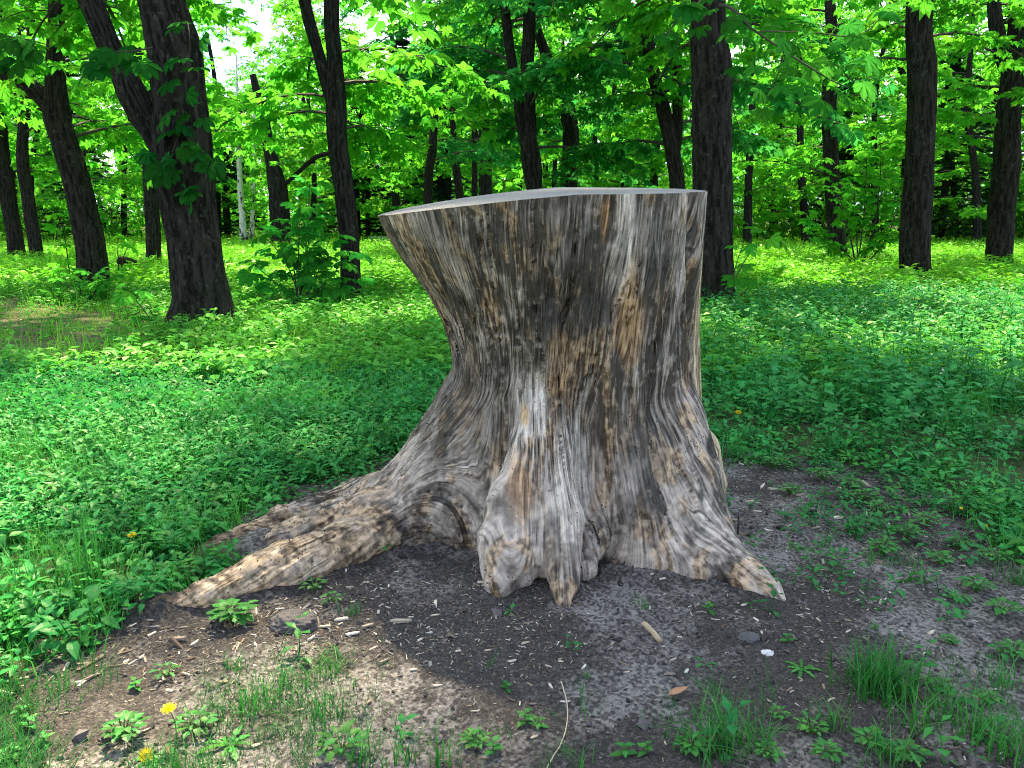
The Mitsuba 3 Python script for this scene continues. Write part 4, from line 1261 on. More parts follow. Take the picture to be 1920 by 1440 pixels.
bush(b3, f3 + [0, -0.35, 0], [[(170, 566), (140, 545), (110, 530)], [(170, 566), (150, 540), (135, 515)], [(175, 566), (190, 535), (205, 520)], [(178, 566), (205, 545), (235, 540)], [(175, 566), (180, 540), (178, 515)], [(165, 566), (120, 560), (95, 552)]], 40, rng, base=np.array(LEAF_GREEN) * [0.5, 0.6, 1.0], per=(3, 4))
b4 = thing("chestnut_sapling", "thin young sapling with bright hanging leaves left of the low fork's foot", "sapling")
bush(b4, G(137, 540), [[(137, 540), (125, 470), (112, 400)], [(137, 540), (120, 500), (90, 520)], [(137, 540), (110, 530), (80, 535)]], 38, rng, base=np.array(LEAF_GREEN) * [1.2, 1.1, 1], per=(4, 5))
b5 = thing("chestnut_sapling", "small bright sapling on a thin straight stem before the little log", "sapling")
bush(b5, G(221, 533), [[(221, 533), (221, 480), (222, 440)], [(221, 533), (228, 500), (245, 455)]], 36, rng, base=np.array(LEAF_GREEN) * [1.3, 1.1, 1], per=(2, 3))
b6 = thing("chestnut_sapling", "young sapling with big drooping leaves right of the thick trunk behind the stump", "sapling")
bush(b6, G(1368, 582), [[(1368, 582), (1375, 520), (1392, 462)], [(1368, 582), (1390, 500), (1440, 440)], [(1368, 582), (1390, 555), (1420, 520)], [(1370, 582), (1400, 575), (1440, 570)]], 52, rng, base=np.array(LEAF_GREEN) * [0.8, 0.9, 1.3], per=(2, 3))
b7 = thing("chestnut_sapling", "spindly sapling with few dark leaves left of the massive trunk's foot", "sapling")
bush(b7, G(290, 612), [[(290, 612), (265, 575), (240, 545)], [(290, 612), (262, 590), (235, 575)], [(290, 612), (285, 590), (270, 570)]], 50, rng, base=np.array(LEAF_GREEN) * [0.6, 0.75, 1.3], per=(1, 2))
# tufts of leaves that sprout from the bark of the massive trunk and hang before it
tuft = thing("leaf_spray", "big dark palm shaped leaves sprouting from the bark of the massive left trunk", "leaves")
TY = base_y(603) - 0.55
pts = np.array([(325, 62), (352, 52), (382, 66), (345, 110), (358, 118), (338, 150), (372, 138), (350, 170), (330, 235), (345, 205), (366, 215), (382, 222), (355, 245), (300, 285), (318, 300), (338, 296), (362, 302), (388, 290), (402, 285), (376, 310), (330, 335), (345, 348), (385, 352), (372, 362), (340, 318), (355, 270), (370, 262)])
soup_each(tuft, P(pts[:, 0] - 4, pts[:, 1] - 8, TY + rng.uniform(-0.12, 0.12, len(pts))), np.column_stack([rng.normal(0, 0.8, len(pts)), -rng.uniform(0.2, 1.0, len(pts)), -rng.uniform(0, 0.5, len(pts))]), rng, 0.47, 0, np.array(LEAF_GREEN) * [0.22, 0.32, 0.8], True)  # leaf colour darkened to stand for the shade on this trunk
for st in ([(340, 200), (342, 232), (330, 262), (322, 296)], [(350, 40), (356, 80), (350, 130), (348, 168)], [(350, 180), (368, 210), (372, 262), (376, 300), (380, 350)]):
    q = np.array([P(px, py, TY + (0.35 if k == 0 else 0.05)) for k, (px, py) in enumerate(st)])
    part(tuft, "twig", tube(resample(q, 9), 0.007, 5), "twig", True)
# a low bough of the tree beyond the frame, reaching in at upper right of the stump
bough = thing("leaf_spray", "spray of big dark leaves hanging before the wood between the two thick right trunks", "leaves")
BY = 10.5
pts = np.array([(1372, 30), (1395, 50), (1408, 85), (1440, 70), (1462, 100), (1480, 120), (1500, 95), (1510, 135), (1530, 160), (1545, 140), (1560, 115), (1460, 165), (1440, 185), (1425, 200), (1470, 180), (1590, 85), (1610, 60), (1580, 40), (1640, 35), (1660, 25), (1520, 70), (1545, 185), (1575, 175), (1600, 150), (1490, 60), (1385, 70), (1420, 110), (1400, 130), (1445, 130), (1475, 150), (1495, 165), (1515, 110), (1530, 130), (1555, 90), (1575, 130), (1420, 165), (1600, 110), (1625, 50), (1465, 75), (1435, 40)])
soup_each(bough, P(pts[:, 0], pts[:, 1] - 8, BY + rng.uniform(-0.9, 0.9, len(pts))), np.column_stack([rng.normal(0, 0.9, len(pts)), -rng.uniform(0.1, 1.0, len(pts)), -rng.uniform(0, 0.3, len(pts))]), rng, 0.46, 0, np.array(LEAF_GREEN) * [0.4, 0.5, 0.9], True)  # bough painted darker, as though shaded against the bright wood behind
q = np.array([P(*a) for a in ((1350, 10, BY + 2.2), (1400, 45, BY + 0.6), (1470, 95, BY), (1540, 140, BY - 0.3), (1590, 165, BY - 0.3))])
part(bough, "twig", tube(resample(q, 14), np.linspace(0.028, 0.006, 14), 6), "twig", True)
for st in ([(1470, 95, BY), (1455, 150, BY + .1), (1430, 195, BY)], [(1420, 60, BY), (1510, 60, BY + .3), (1600, 70, BY + .3), (1660, 22, BY + .3)]):
    part(bough, "twig", tube(resample(np.array([P(*a) for a in st]), 9), 0.008, 5), "twig", True)
bough2 = thing("leaf_spray", "dark leaf spray at the top edge hanging before the thick trunk behind the stump", "leaves")
pts = np.array([(1262, 25), (1285, 40), (1300, 20), (1318, 42), (1340, 28), (1250, 60), (1275, 70), (1305, 62), (1330, 55), (1240, 30), (1290, 8), (1322, 5), (1350, 50), (1228, 80), (1258, 92)])
soup_each(bough2, P(pts[:, 0], pts[:, 1] - 10, 11.0 + rng.uniform(-0.5, 0.5, len(pts))), np.column_stack([rng.normal(0, 0.9, len(pts)), -rng.uniform(0.1, 1.0, len(pts)), -rng.uniform(0, 0.3, len(pts))]), rng, 0.46, 0, np.array(LEAF_GREEN) * [0.3, 0.4, 0.8], True)  # shade is put into the leaf colour of this spray
q = np.array([P(*a) for a in ((1330, -40, 12.6), (1310, 5, 11.3), (1270, 40, 11.0), (1240, 75, 11.0))])
part(bough2, "twig", tube(resample(q, 9), np.linspace(0.02, 0.007, 9), 5), "twig", True)


bough3 = thing("leaf_spray", "big dark leaves hanging before the slanting limb of the massive left trunk", "leaves")
pts = np.array([(165, 120), (185, 112), (205, 126), (240, 115), (262, 120), (225, 104), (150, 112), (255, 100), (195, 95), (275, 112)])
soup_each(bough3, P(pts[:, 0], pts[:, 1] - 10, 10.0 + rng.uniform(-0.3, 0.3, len(pts))), np.column_stack([rng.normal(0, 0.9, len(pts)), -rng.uniform(0.1, 1.0, len(pts)), -rng.uniform(0, 0.3, len(pts))]), rng, 0.42, 0, np.array(LEAF_GREEN) * [0.25, 0.36, 0.8], True)  # dark tone paints in the crown shade these leaves hang in
part(bough3, "twig", tube(resample(np.array([P(*a) for a in ((285, 90, 10.6), (250, 96, 10.1), (200, 98, 10.0), (150, 104, 10.0))]), 9), np.linspace(0.014, 0.006, 9), 5), "twig", True)
bough4 = thing("leaf_spray", "dark leaf spray at the left edge of the picture, above the slim leaning trunk", "leaves")
pts = np.array([(12, 88), (40, 84), (62, 96), (25, 105), (78, 84), (5, 120), (50, 110), (92, 98), (-15, 95), (30, 70), (65, 72)])
soup_each(bough4, P(pts[:, 0], pts[:, 1] - 10, 9.5 + rng.uniform(-0.3, 0.3, len(pts))), np.column_stack([rng.normal(0, 0.9, len(pts)), -rng.uniform(0.1, 1.0, len(pts)), -rng.uniform(0, 0.3, len(pts))]), rng, 0.44, 0, np.array(LEAF_GREEN) * [0.25, 0.36, 0.8], True)  # leaf tone lowered to paint crown shade at the left edge
part(bough4, "twig", tube(resample(np.array([P(*a) for a in ((-60, 50, 9.6), (0, 66, 9.5), (50, 74, 9.5), (95, 86, 9.5))]), 9), np.linspace(0.014, 0.006, 9), 5), "twig", True)


def edge_bush(seed, x, y, w, h, base):
    rng = np.random.default_rng(seed)
    key = thing("woodland_bush", between("green bush beyond the meadow", 960 + x / (y * CP) * FOCAL), "bush", "bushes along the far side of the meadow")
    s, wd = Soup(), Soup()
    for k in range(5):
        a = rng.uniform(0, 6.28)
        q = np.array([[x, y, -0.1], [x + math.cos(a) * w * 0.3, y + math.sin(a) * w * 0.3, h * 0.5], [x + math.cos(a) * w * 0.55, y + math.sin(a) * w * 0.55, h * 0.85]])
        wd.put(*tube(q, np.linspace(0.03, 0.01, 3), 4, cap=False))
    n = int(330 * max(1, w * h / 6))
    c = unit(rng.normal(0, 1, (n, 3))) * rng.uniform(0.2, 1, (n, 1)) ** 0.6 * [w, w * 0.8, h * 0.52] * (0.72 + 0.5 * meshkit.noise(rng.normal(0, 1, (n, 3)) * 1.5, seed=seed)[:, None])
    c = c + [x, y, h * 0.5]
    c[:, 2] = np.maximum(c[:, 2], 0.08)
    scatter_leaves(s, c, unit(c - [x, y, 0.4 * h]), rng, 0.42, 2, base, flat=0.6)
    put_soup(f"{key}__stems", wd, "twig")
    labels[f"{key}__stems"] = {"kind": "stuff"}
    put_soup(f"{key}__crown", s, "leaf", kind="stuff")


k = 0
for px, Y, w, h in [(-60, 42, 2.53, 2.99), (20, 43, 2.3, 2.3), (95, 42, 2.07, 2.76), (130, 46, 2.76, 3.68), (205, 44, 2.53, 3.45), (262, 46, 2.53, 3.22), (330, 46, 2.3, 2.99), (395, 50, 2.76, 2.53), (430, 54, 2.53, 2.99), (500, 52, 2.76, 3.45), (560, 48, 2.53, 3.22), (610, 50, 2.53, 2.99), (700, 52, 2.76, 4.14), (725, 47, 2.07, 1.61), (770, 50, 2.76, 3.91), (840, 48, 2.53, 3.45), (905, 50, 2.53, 3.68), (960, 48, 2.53, 3.91), (1030, 50, 2.76, 4.14), (1100, 48, 2.53, 3.91), (1160, 44, 2.3, 3.68), (1230, 48, 2.76, 3.91), (1290, 46, 2.53, 3.68), (1400, 42, 2.53, 3.68), (1430, 42, 2.07, 2.53), (1470, 46, 2.76, 3.91), (1520, 42, 2.53, 3.68), (1585, 44, 2.53, 3.68), (1660, 42, 2.53, 3.45), (1770, 42, 1.84, 2.18), (1800, 46, 2.76, 3.22), (1860, 44, 2.3, 3.45), (1930, 42, 2.53, 3.68), (2000, 42, 2.76, 3.68), (1540, 42, 1.84, 2.3), (1910, 42, 1.61, 2.07), (290, 56, 3.45, 3.91), (660, 58, 3.45, 3.45), (1350, 54, 3.68, 4.6), (880, 58, 3.68, 4.6), (1620, 54, 3.45, 4.6), (1880, 54, 3.45, 4.6), (60, 54, 3.45, 4.6), (170, 56, 3.45, 4.6)]:
    p = P(px, 400, Y)
    edge_bush(1200 + k, p[0], Y, w, h, np.array(LEAF_GREEN) * np.random.default_rng(k).uniform(0.75, 1.25) * np.array([np.random.default_rng(k + 50).uniform(0.7, 1.5), 1, 1.1]))
    k += 1
# ------------------------------------------------------------------ litter on the soil: chips, splinters, leaves, a twig, a stone
def chip_mesh(r, L, W, H):
    """a torn flake of wood: six sided outline, thin, bent"""
    xs = np.array([-0.5, -0.28, 0.22, 0.5, 0.30, -0.22]) + r.normal(0, 0.06, 6)
    ys = np.array([0.05, 0.5, 0.45, -0.05, -0.5, -0.42]) + r.normal(0, 0.09, 6)
    bend = r.uniform(-0.12, 0.3)
    z = bend * L * (xs ** 2)
    top = np.stack([xs * L, ys * W, z + H], 1)
    bot = np.stack([xs * L * 1.04, ys * W * 1.06, z], 1)
    v = np.vstack([top, bot])
    f = [(0, 5, 1), (1, 5, 4), (1, 4, 2), (2, 4, 3)]
    for k in range(6):
        j = (k + 1) % 6
        f += [(k, j, 6 + k), (j, 6 + j, 6 + k)]
    return v, np.array(f)


def flake_mesh(r, L, W, H):
    q = np.array([(-0.5, 0.1), (0.3, 0.5), (0.5, -0.1), (-0.3, -0.5)]) + r.normal(0, 0.08, (4, 2))
    v = np.vstack([np.column_stack([q * [L, W], np.full(4, H) + r.normal(0, 0.03, 4)]), np.column_stack([q * [L, W], np.zeros(4)])])
    f = [(0, 2, 1), (0, 3, 2)]
    for k in range(4):
        j = (k + 1) % 4
        f += [(k, j, 4 + k), (j, 4 + j, 4 + k)]
    return v, np.array(f)


def litter_frames(rng, n, tilt):
    a = rng.uniform(0, 6.28, n)
    up = unit(np.stack([rng.normal(0, tilt, n), rng.normal(0, tilt, n), np.ones(n)], 1))
    xx = unit(np.cross(np.stack([-np.sin(a), np.cos(a), 0 * a], 1), up))
    return np.stack([xx, np.cross(up, xx), up], -1)


scene["chip"] = {"type": "twosided", "bsdf": {"type": "principled", "base_color": {"type": "mesh_attribute", "name": "vertex_color"}, "roughness": 0.75, "specular": 0.3}}
rng = np.random.default_rng(611)
CHIP_TONES = np.array([(0.40, 0.34, 0.27), (0.52, 0.46, 0.38), (0.30, 0.23, 0.16), (0.22, 0.18, 0.15), (0.58, 0.54, 0.48), (0.16, 0.12, 0.09)])
protos = [flake_mesh(rng, 1.0, w, 0.10) for w in (0.16, 0.22, 0.32, 0.12, 0.5)]
fine = Soup()
x, y = spots(rng, 62000, 1.85, 5.4)
d = signed(SOIL, x, y)
near_stump = np.exp(-np.maximum(np.hypot(x - 0.14, y - 3.6) - 0.7, 0) / 0.7)
chips_l = np.exp(-(((x + 0.75) / 0.5) ** 2 + ((y - 2.75) / 0.28) ** 2))
chips_r = np.exp(-(((x - 1.35) / 0.5) ** 2 + ((y - 3.75) / 0.6) ** 2))
n = np.clip(meshkit.fbm(np.stack([x, y, 0 * x], 1) * 2.4, 3, seed=61) * 4 - 1.5, 0.08, 1)
m = (rng.uniform(0, 1, len(x)) < np.where(d > -0.12, np.clip(0.48 * n + 0.45 * near_stump * n + 0.9 * chips_l + 0.6 * chips_r, 0, 1), 0)) & clear(x, y)
x, y = x[m], y[m]
N = len(x)
s = np.exp(rng.normal(math.log(0.0088), 0.6, N)) * (1 + 0.6 * np.interp(x, [-1, -0.5], [1, 0]))
R = litter_frames(rng, N, 0.28) * s[:, None, None]
c = CHIP_TONES[rng.integers(0, len(CHIP_TONES), N)] * rng.uniform(0.4, 1.1, (N, 1))
t = np.stack([x, y, ground_height(x, y) + 0.001], 1)
pick = rng.integers(0, len(protos), N)
for k, p in enumerate(protos):
    fine.copies(p, R[pick == k], t[pick == k], c[pick == k])
put_soup("wood_litter", fine, "chip", kind="stuff", label="pale splinters and crumbs of wood strewn over the dark soil", cat="wood litter")

crumbs = Soup()
oct_v = np.array([(1, 0, 0), (-1, 0, 0), (0, 1, 0), (0, -1, 0), (0, 0, 1), (0, 0, -1)], float)
oct_f = np.array([(0, 2, 4), (2, 1, 4), (1, 3, 4), (3, 0, 4), (2, 0, 5), (1, 2, 5), (3, 1, 5), (0, 3, 5)])
x, y = spots(rng, 26000, 1.85, 5.2)
n = np.clip(meshkit.fbm(np.stack([x, y, 0 * x], 1) * 3.1, 3, seed=63) * 4 - 1.4, 0.1, 1)
m = (rng.uniform(0, 1, len(x)) < n * (signed(SOIL, x, y) > -0.2)) & clear(x, y)
x, y = x[m], y[m]
N = len(x)
s = np.exp(rng.normal(math.log(0.0042), 0.5, N))
R = litter_frames(rng, N, 0.6) * s[:, None, None] * rng.uniform(0.6, 1.3, (N, 1, 3))
crumbs.copies((oct_v + rng.normal(0, 0.15, oct_v.shape), oct_f), R, np.stack([x, y, ground_height(x, y) + s * 0.3], 1), np.array([0.055, 0.050, 0.052]) * rng.uniform(0.4, 2.0, (N, 1)))
put_soup("soil_crumbs", crumbs, "chip", kind="stuff", label="small dark crumbs of earth on the bare soil", cat="soil")

def where(px, py):
    """a place on the soil in words"""
    if px < 480 and py < 1240:
        return "by the tip of the long root"
    if px < 480:
        return "at the lower left near the dandelions"
    if px < 780:
        return "left of the front root" if py < 1280 else "by the short lawn patch"
    if py > 1370:
        return "at the bottom edge near the dry stalk" if px < 1260 else "at the bottom edge among the big grass tufts"
    if px > 1380:
        return "right of the stump at the edge of the herbs" if py < 1000 else "on the open soil at the far right"
    return "on bare soil before the stump"


# the larger chips, one by one: place in the picture, length in px, heading in degrees
BIG = [(750, 1163, 50, 5, 0), (905, 1100, 30, 8, 1), (1148, 1208, 22, 80, 3), (815, 1150, 22, 20, 1), (690, 1178, 30, 30, 0), (660, 1190, 34, 20, 4), (640, 1160, 36, 25, 1), (700, 1215, 24, 50, 0), (720, 1240, 30, 40, 3), (610, 1175, 30, 15, 1), (585, 1200, 30, 60, 4), (560, 1190, 28, 40, 0), (365, 1210, 26, 70, 4),
       (330, 1208, 48, 12, 3), (392, 1235, 22, 85, 3), (310, 1180, 26, 30, 2), (440, 1130, 30, 15, 3), (345, 1130, 30, 20, 2), (268, 1128, 26, 100, 4), (245, 1155, 26, 15, 1), (1095, 1250, 22, 60, 4), (1032, 1288, 24, 110, 4), (1262, 1232, 20, 30, 0), (1255, 1262, 28, 8, 3), (1175, 1258, 18, 20, 1),
       (960, 1240, 22, 25, 1), (775, 1257, 22, 15, 1), (985, 1205, 26, 35, 0), (820, 1285, 26, 10, 1), (870, 1265, 14, 80, 4), (890, 1335, 20, 5, 1), (1000, 1320, 18, 10, 3), (1060, 1318, 24, 5, 4), (975, 1318, 18, 85, 4), (915, 1218, 18, 20, 0), (1000, 1385, 22, 30, 0),
       (1430, 912, 36, 60, 1), (1475, 915, 18, 5, 4), (1455, 918, 46, 175, 1), (1568, 975, 38, 8, 1), (1500, 928, 26, 20, 0), (1405, 942, 30, 25, 0), (1420, 960, 24, 160, 1), (1380, 985, 26, 10, 3), (1480, 990, 22, 40, 1), (1530, 995, 24, 20, 0), (1440, 1000, 20, 150, 4), (1610, 1050, 24, 30, 3), (1535, 1160, 20, 100, 0), (1590, 1190, 22, 40, 1), (1395, 1135, 20, 30, 1),
       (1650, 1135, 26, 60, 0), (1745, 1190, 30, 45, 1), (1480, 1290, 26, 40, 3), (1560, 1310, 20, 20, 0), (1150, 1050, 18, 30, 1), (1242, 1092, 18, 20, 4), (1600, 1080, 18, 70, 4), (1500, 1150, 16, 10, 1), (500, 1355, 24, 30, 3), (560, 1330, 30, 20, 0), (690, 1320, 26, 60, 2), (420, 1290, 26, 10, 2), (250, 1310, 28, 30, 3), (170, 1280, 30, 60, 2), (120, 1340, 28, 20, 3), (480, 1395, 30, 35, 0), (620, 1300, 30, 170, 3), (270, 1370, 26, 40, 0), (350, 1270, 30, 160, 1)]
CHIP_WORDS = ("tan", "pale", "brown", "dull brown", "whitish", "dark")
for px, py, L, head, tone in BIG:
    g = G(px, py)
    g[2] = ground_height(g[0:1], g[1:2])[0] + 0.002
    size = L / FOCAL * depth_of(g[1], 0) * 0.80
    v, f = chip_mesh(rng, size, size * rng.uniform(0.13, 0.32), min(0.010, size * 0.12))
    Rm = rotz(math.radians(head)) @ rotx(rng.normal(0, 0.15))
    k = thing("wood_chip", f"{CHIP_WORDS[tone]} splintered chip of wood {where(px, py)}", "wood chip", "larger wood chips on the soil")
    col = np.tile(CHIP_TONES[tone] * rng.uniform(0.75, 1.05), (len(v), 1)) * (1 + 0.12 * rng.normal(0, 1, (len(v), 1)))
    add(k, (v @ Rm.T + g, f), "chip", False, color=np.clip(col, 0.02, 0.8))


def lay(px, py, dz=0.0):
    g = G(px, py)
    g[2] = ground_height(g[0:1], g[1:2])[0] + dz
    return g


# a peeled stick
k = thing("broken_stick", "short peeled round stick lying on bare soil in front of the stump", "stick")
a, b = lay(1207, 1170, 0.012), lay(1238, 1196, 0.010)
add(k, tube(resample(np.array([a, (a + b) / 2 + [0.002, 0, 0.002], b]), 6), [0.010, 0.011, 0.0105, 0.010, 0.011, 0.009], 9), "chip", 40, color=None) if False else None
sv, sf = tube(resample(np.array([a, (a + b) / 2 + [0.002, 0, 0.002], b]), 6), [0.010, 0.011, 0.0105, 0.010, 0.011, 0.009], 9)
add(k, (sv, sf), "chip", True, color=np.tile([0.40, 0.31, 0.21], (len(sv), 1)) * np.random.default_rng(4).uniform(0.7, 1.1, (len(sv), 1)))
# a long thin dry stalk
k = thing("dry_stalk", "long thin pale curved stalk lying on the soil at the bottom of the picture", "stalk")
q = resample(np.array([lay(*p, 0.006) for p in ((1052, 1278), (1058, 1300), (1064, 1330), (1062, 1362), (1052, 1395), (1036, 1425), (1020, 1450))]), 24)
q[:, 2] = ground_height(q[:, 0], q[:, 1]) + 0.005 + 0.004 * np.sin(np.linspace(0, 9, 24))
sv, sf = tube(q, np.linspace(0.0022, 0.0016, 24), 6)
add(k, (sv, sf), "chip", True, color=np.tile([0.42, 0.36, 0.27], (len(sv), 1)))
k = thing("dead_twig", "short dark twig standing upright in the soil right of the stump", "twig")
g = lay(1382, 1012)
add(k, tube(np.array([g - [0, 0, 0.03], g + [0.002, 0, 0.05], g + [0.0, 0, 0.10]]), [0.006, 0.005, 0.003], 6), "twig", 40)
k = thing("dead_leaf", "single brown fallen leaf curled on the soil below the stump", "leaf")
lv, lf, ls = herb_leaf(0.075, 0.032, -0.006, 0)
g = lay(1252, 1304, 0.008)
add(k, (lv @ (rotz(math.radians(-72)) @ rotx(0.12)).T + g, lf), "chip", False, color=np.tile([0.30, 0.17, 0.10], (len(lv), 1)) * ls[:, None])
# clods and stones
def clod(name, label, px, py, w, h, col, seed, cat):
    m = trimesh.creation.icosphere(4, 1.0)
    v = np.array(m.vertices)
    v = v * (1 + 0.55 * (meshkit.fbm(v * 2.0 + seed, 4, seed=seed) - 0.5) + 0.25 * (meshkit.fbm(v * 8.0 + seed, 2, seed=seed + 1) - 0.5))[:, None]
    s = w / FOCAL * depth_of(G(px, py)[1], 0) / 2
    g = lay(px, py)
    k = thing(name, label, cat)
    c = np.tile(col, (len(v), 1)) * (0.6 + 0.8 * meshkit.fbm(v * 9, 3, seed=seed + 3))[:, None]
    add(k, (v * [s, s * 0.75, h] + g + [0, s * 0.4, h * 0.15], m.faces), "chip", True, color=c)


clod("soil_clod", "flat dark grey clod of earth by the tip of the long root", 545, 1182, 92, 0.045, (0.075, 0.070, 0.074), 3, "clod")
clod("stone", "small dark flat stone on the soil right of the stump's front", 1408, 1200, 42, 0.016, (0.08, 0.08, 0.085), 9, "stone")
clod("stone", "small pale pebble lying right beside the dark flat stone", 1440, 1222, 24, 0.009, (0.55, 0.55, 0.56), 12, "stone")
# the low old log stump far off
k = thing("log_stump", "short dark old stump in the grass between the far left trunks", "tree stump")
g = G(240, 512)
th = np.linspace(0, 2 * np.pi, 25)[:-1]
v, f = tube(np.array([[g[0], g[1], -0.1], [g[0] + 0.01, g[1], 0.12], [g[0], g[1], 0.30], [g[0] + 0.02, g[1], 0.36]]), [0.30, 0.25, 0.23, 0.225], 24)
v = v + unit(v - [g[0], g[1], 0.2]) * (0.05 * (meshkit.fbm(v * 7, 3, seed=5) - 0.5))[:, None]
add(k, (v, f), "bark", 40)
# a low pale kerb of a path far off
for px0, px1, Y, lab, col in ((690, 760, 42, "low pale path kerb at the far side of the meadow left of the stump", 1), (1790, 1870, 44, "low grey bench-high wall far off between the two right trunks", 2)):
    k = thing("low_kerb" if col == 1 else "low_wall", lab, "kerb" if col == 1 else "wall")
    a, b = P(px0, 400, Y), P(px1, 400, Y)
    m = trimesh.creation.box((b[0] - a[0], 0.3, 0.35 if col == 1 else 0.75))
    m.apply_translation([(a[0] + b[0]) / 2, Y, 0.15 if col == 1 else 0.37])
    mv = np.array(m.subdivide().subdivide().vertices)
    mf = np.array(m.subdivide().subdivide().faces)
    mv = mv + 0.012 * (meshkit.noise(mv * 3.1, seed=3)[:, None] - 0.5)
    add(k, (mv, mf), "chip", False, color=np.tile([0.30, 0.30, 0.30], (len(mv), 1)))

# ------------------------------------------------------------------ single weeds, grass tufts and dandelions in the foreground
def lobed_leaf(length, width, r):
    """a toothed dandelion leaf along +y"""
    ts = np.linspace(0, 1, 9)
    v, f, s = [], [], []
    for j, t in enumerate(ts):
        w = width / 2 * math.sin(math.pi * min(1, 0.08 + t * 0.98)) ** 0.7 * (0.45 if j % 2 else 1.0) * (0.4 + 0.8 * t if t < 0.7 else 1)
        z = length * (0.35 * t - 0.5 * t * t)
        v += [(-w, t * length - (0.04 * length if j % 2 == 0 else 0), z + 0.1 * w), (0, t * length, z), (w, t * length - (0.04 * length if j % 2 == 0 else 0), z + 0.1 * w)]
        s += [1, 1.3, 1]
        if j:
            a, b = 3 * j - 3, 3 * j
            f += [(a, a + 1, b), (a + 1, b + 1, b), (a + 1, a + 2, b + 1), (a + 2, b + 2, b + 1)]
    return np.array(v), np.array(f), np.array(s)


def weed(px, py, w_px, kind, name, label, group=None, tone=(1, 1, 1), n=None):
    g = lay(px, py, -0.003)
    size = w_px / FOCAL * depth_of(g[1], 0)
    k = thing(name, label, "weed", group)
    n = n or {"seedling": 6, "rosette": 8, "mound": 16}[kind]
    n = int(n * 1.7) if kind == "mound" else n
    a0 = rng.uniform(0, 6.28)
    for j in range(n):
        az = a0 + j * 2.4
        if kind == "rosette":
            L = size * rng.uniform(0.42, 0.6)
            lv, lf, ls = lobed_leaf(L, L * 0.34, rng)
            M, off = rotz(az) @ rotx(rng.uniform(-0.1, 0.3)), np.zeros(3)
        elif kind == "seedling":
            t = (j // 2 + 1) / (n / 2)
            L = size * rng.uniform(0.36, 0.50) * (1.1 - 0.4 * t)
            lv, lf, ls = herb_leaf(L, L * rng.uniform(0.5, 0.75), L * 0.25, 0)
            M, off = rotz(a0 + (j % 2) * math.pi + (j // 2) * 1.57) @ rotx(rng.uniform(0.0, 0.5)), np.array([0, 0, size * 0.45 * t])
        else:
            L = size * rng.uniform(0.15, 0.29)
            lv, lf, ls = herb_leaf(L, L * rng.uniform(0.6, 0.95), L * rng.uniform(0.1, 0.5), 0) if j % 3 else lobed_leaf(L * 1.3, L * 0.7, rng)
            rr = size * 0.42 * math.sqrt((j + 0.5) / n)
            M, off = rotz(az - 1.57) @ rotx(rng.uniform(-0.1, 0.6)), np.array([math.cos(az) * rr * 0.7, math.sin(az) * rr * 0.7, size * (0.38 - 0.3 * (rr / size))])
        col = tints(rng, 1, HERB_GREEN * np.array(tone) * [1.3, 0.85, 0.75], 0.35)[0]
        add(new_key(f"{k}__leaf"), (lv @ M.T + off + g, lf), "herb_leaf", False, color=np.clip(col * ls[:, None], 0, 0.6))
        if kind != "rosette":
            tip = M @ np.array([0, L * 0.05, 0]) + off
            q = np.array([[0, 0, -0.004], [tip[0] * 0.4, tip[1] * 0.4, off[2] * 0.6], tip]) + g
            add(new_key(f"{k}__stem"), tube(q, 0.0014, 3, cap=False), "green_stem")
    return k


SMALL = "small green weed growing in the bare soil"
weed(435, 1165, 95, "mound", "weed", "bushy bright weed at the lower side of the long root's tip", None, (0.85, 0.85, 0.9), n=24)
weed(712, 1048, 55, "mound", "weed", "small leafy weed tucked against the underside of the long root", n=9)
weed(1478, 1200, 40, "seedling", "weed", "upright seedling near the small dark stone")
weed(1503, 1253, 75, "rosette", "weed", "flat rosette of lobed grey green leaves on the soil below the right front root")
weed(1322, 1238, 60, "rosette", "weed", "sparse toothed rosette on bare soil right of the peeled stick", n=5)
weed(1330, 1145, 42, "seedling", "weed", "pair of bright seedlings on pale soil before the right front root")
weed(1362, 985, 30, "seedling", "weed", "tiny bright green sprout against the right back of the stump", n=4)
weed(590, 1105, 60, "mound", "weed", "pale green weed below the middle of the long root", (None), (1.3, 1.0, 1.5), 8)
weed(625, 1130, 50, "mound", "weed", "pale broad leaved weed just right of the earth clod", None, (1.3, 1.0, 1.5), 6)
weed(640, 1410, 110, "mound", "weed", "large toothed weed at the bottom edge left of the middle", None, (0.9, 0.8, 0.9), 14)
weed(235, 1385, 95, "mound", "weed", "weed behind the lowest dandelion", None, (0.8, 0.8, 0.9), n=16)
weed(300, 1425, 110, "rosette", "weed", "rosette of toothed leaves under the lowest dandelion", n=11)
weed(365, 1375, 95, "mound", "weed", "dark leafy weed right of the dandelion flower pair", None, (0.8, 0.75, 0.9), 14)
weed(430, 1395, 120, "rosette", "weed", "long toothed leaves stretching right from the dandelions", n=8)
weed(255, 1290, 45, "seedling", "weed", "thin seedling on the bare soil above the dandelion pair")
weed(310, 1270, 60, "mound", "weed", "small dark weed on bare soil under the root tip", None, (0.8, 0.8, 0.9), 8)
weed(1520, 1375, 70, "mound", "weed", "round leaved bright weed right of the grass tuft at the bottom", n=12)
weed(1460, 1345, 45, "mound", "weed", "little weed between the two big grass tufts", n=7)
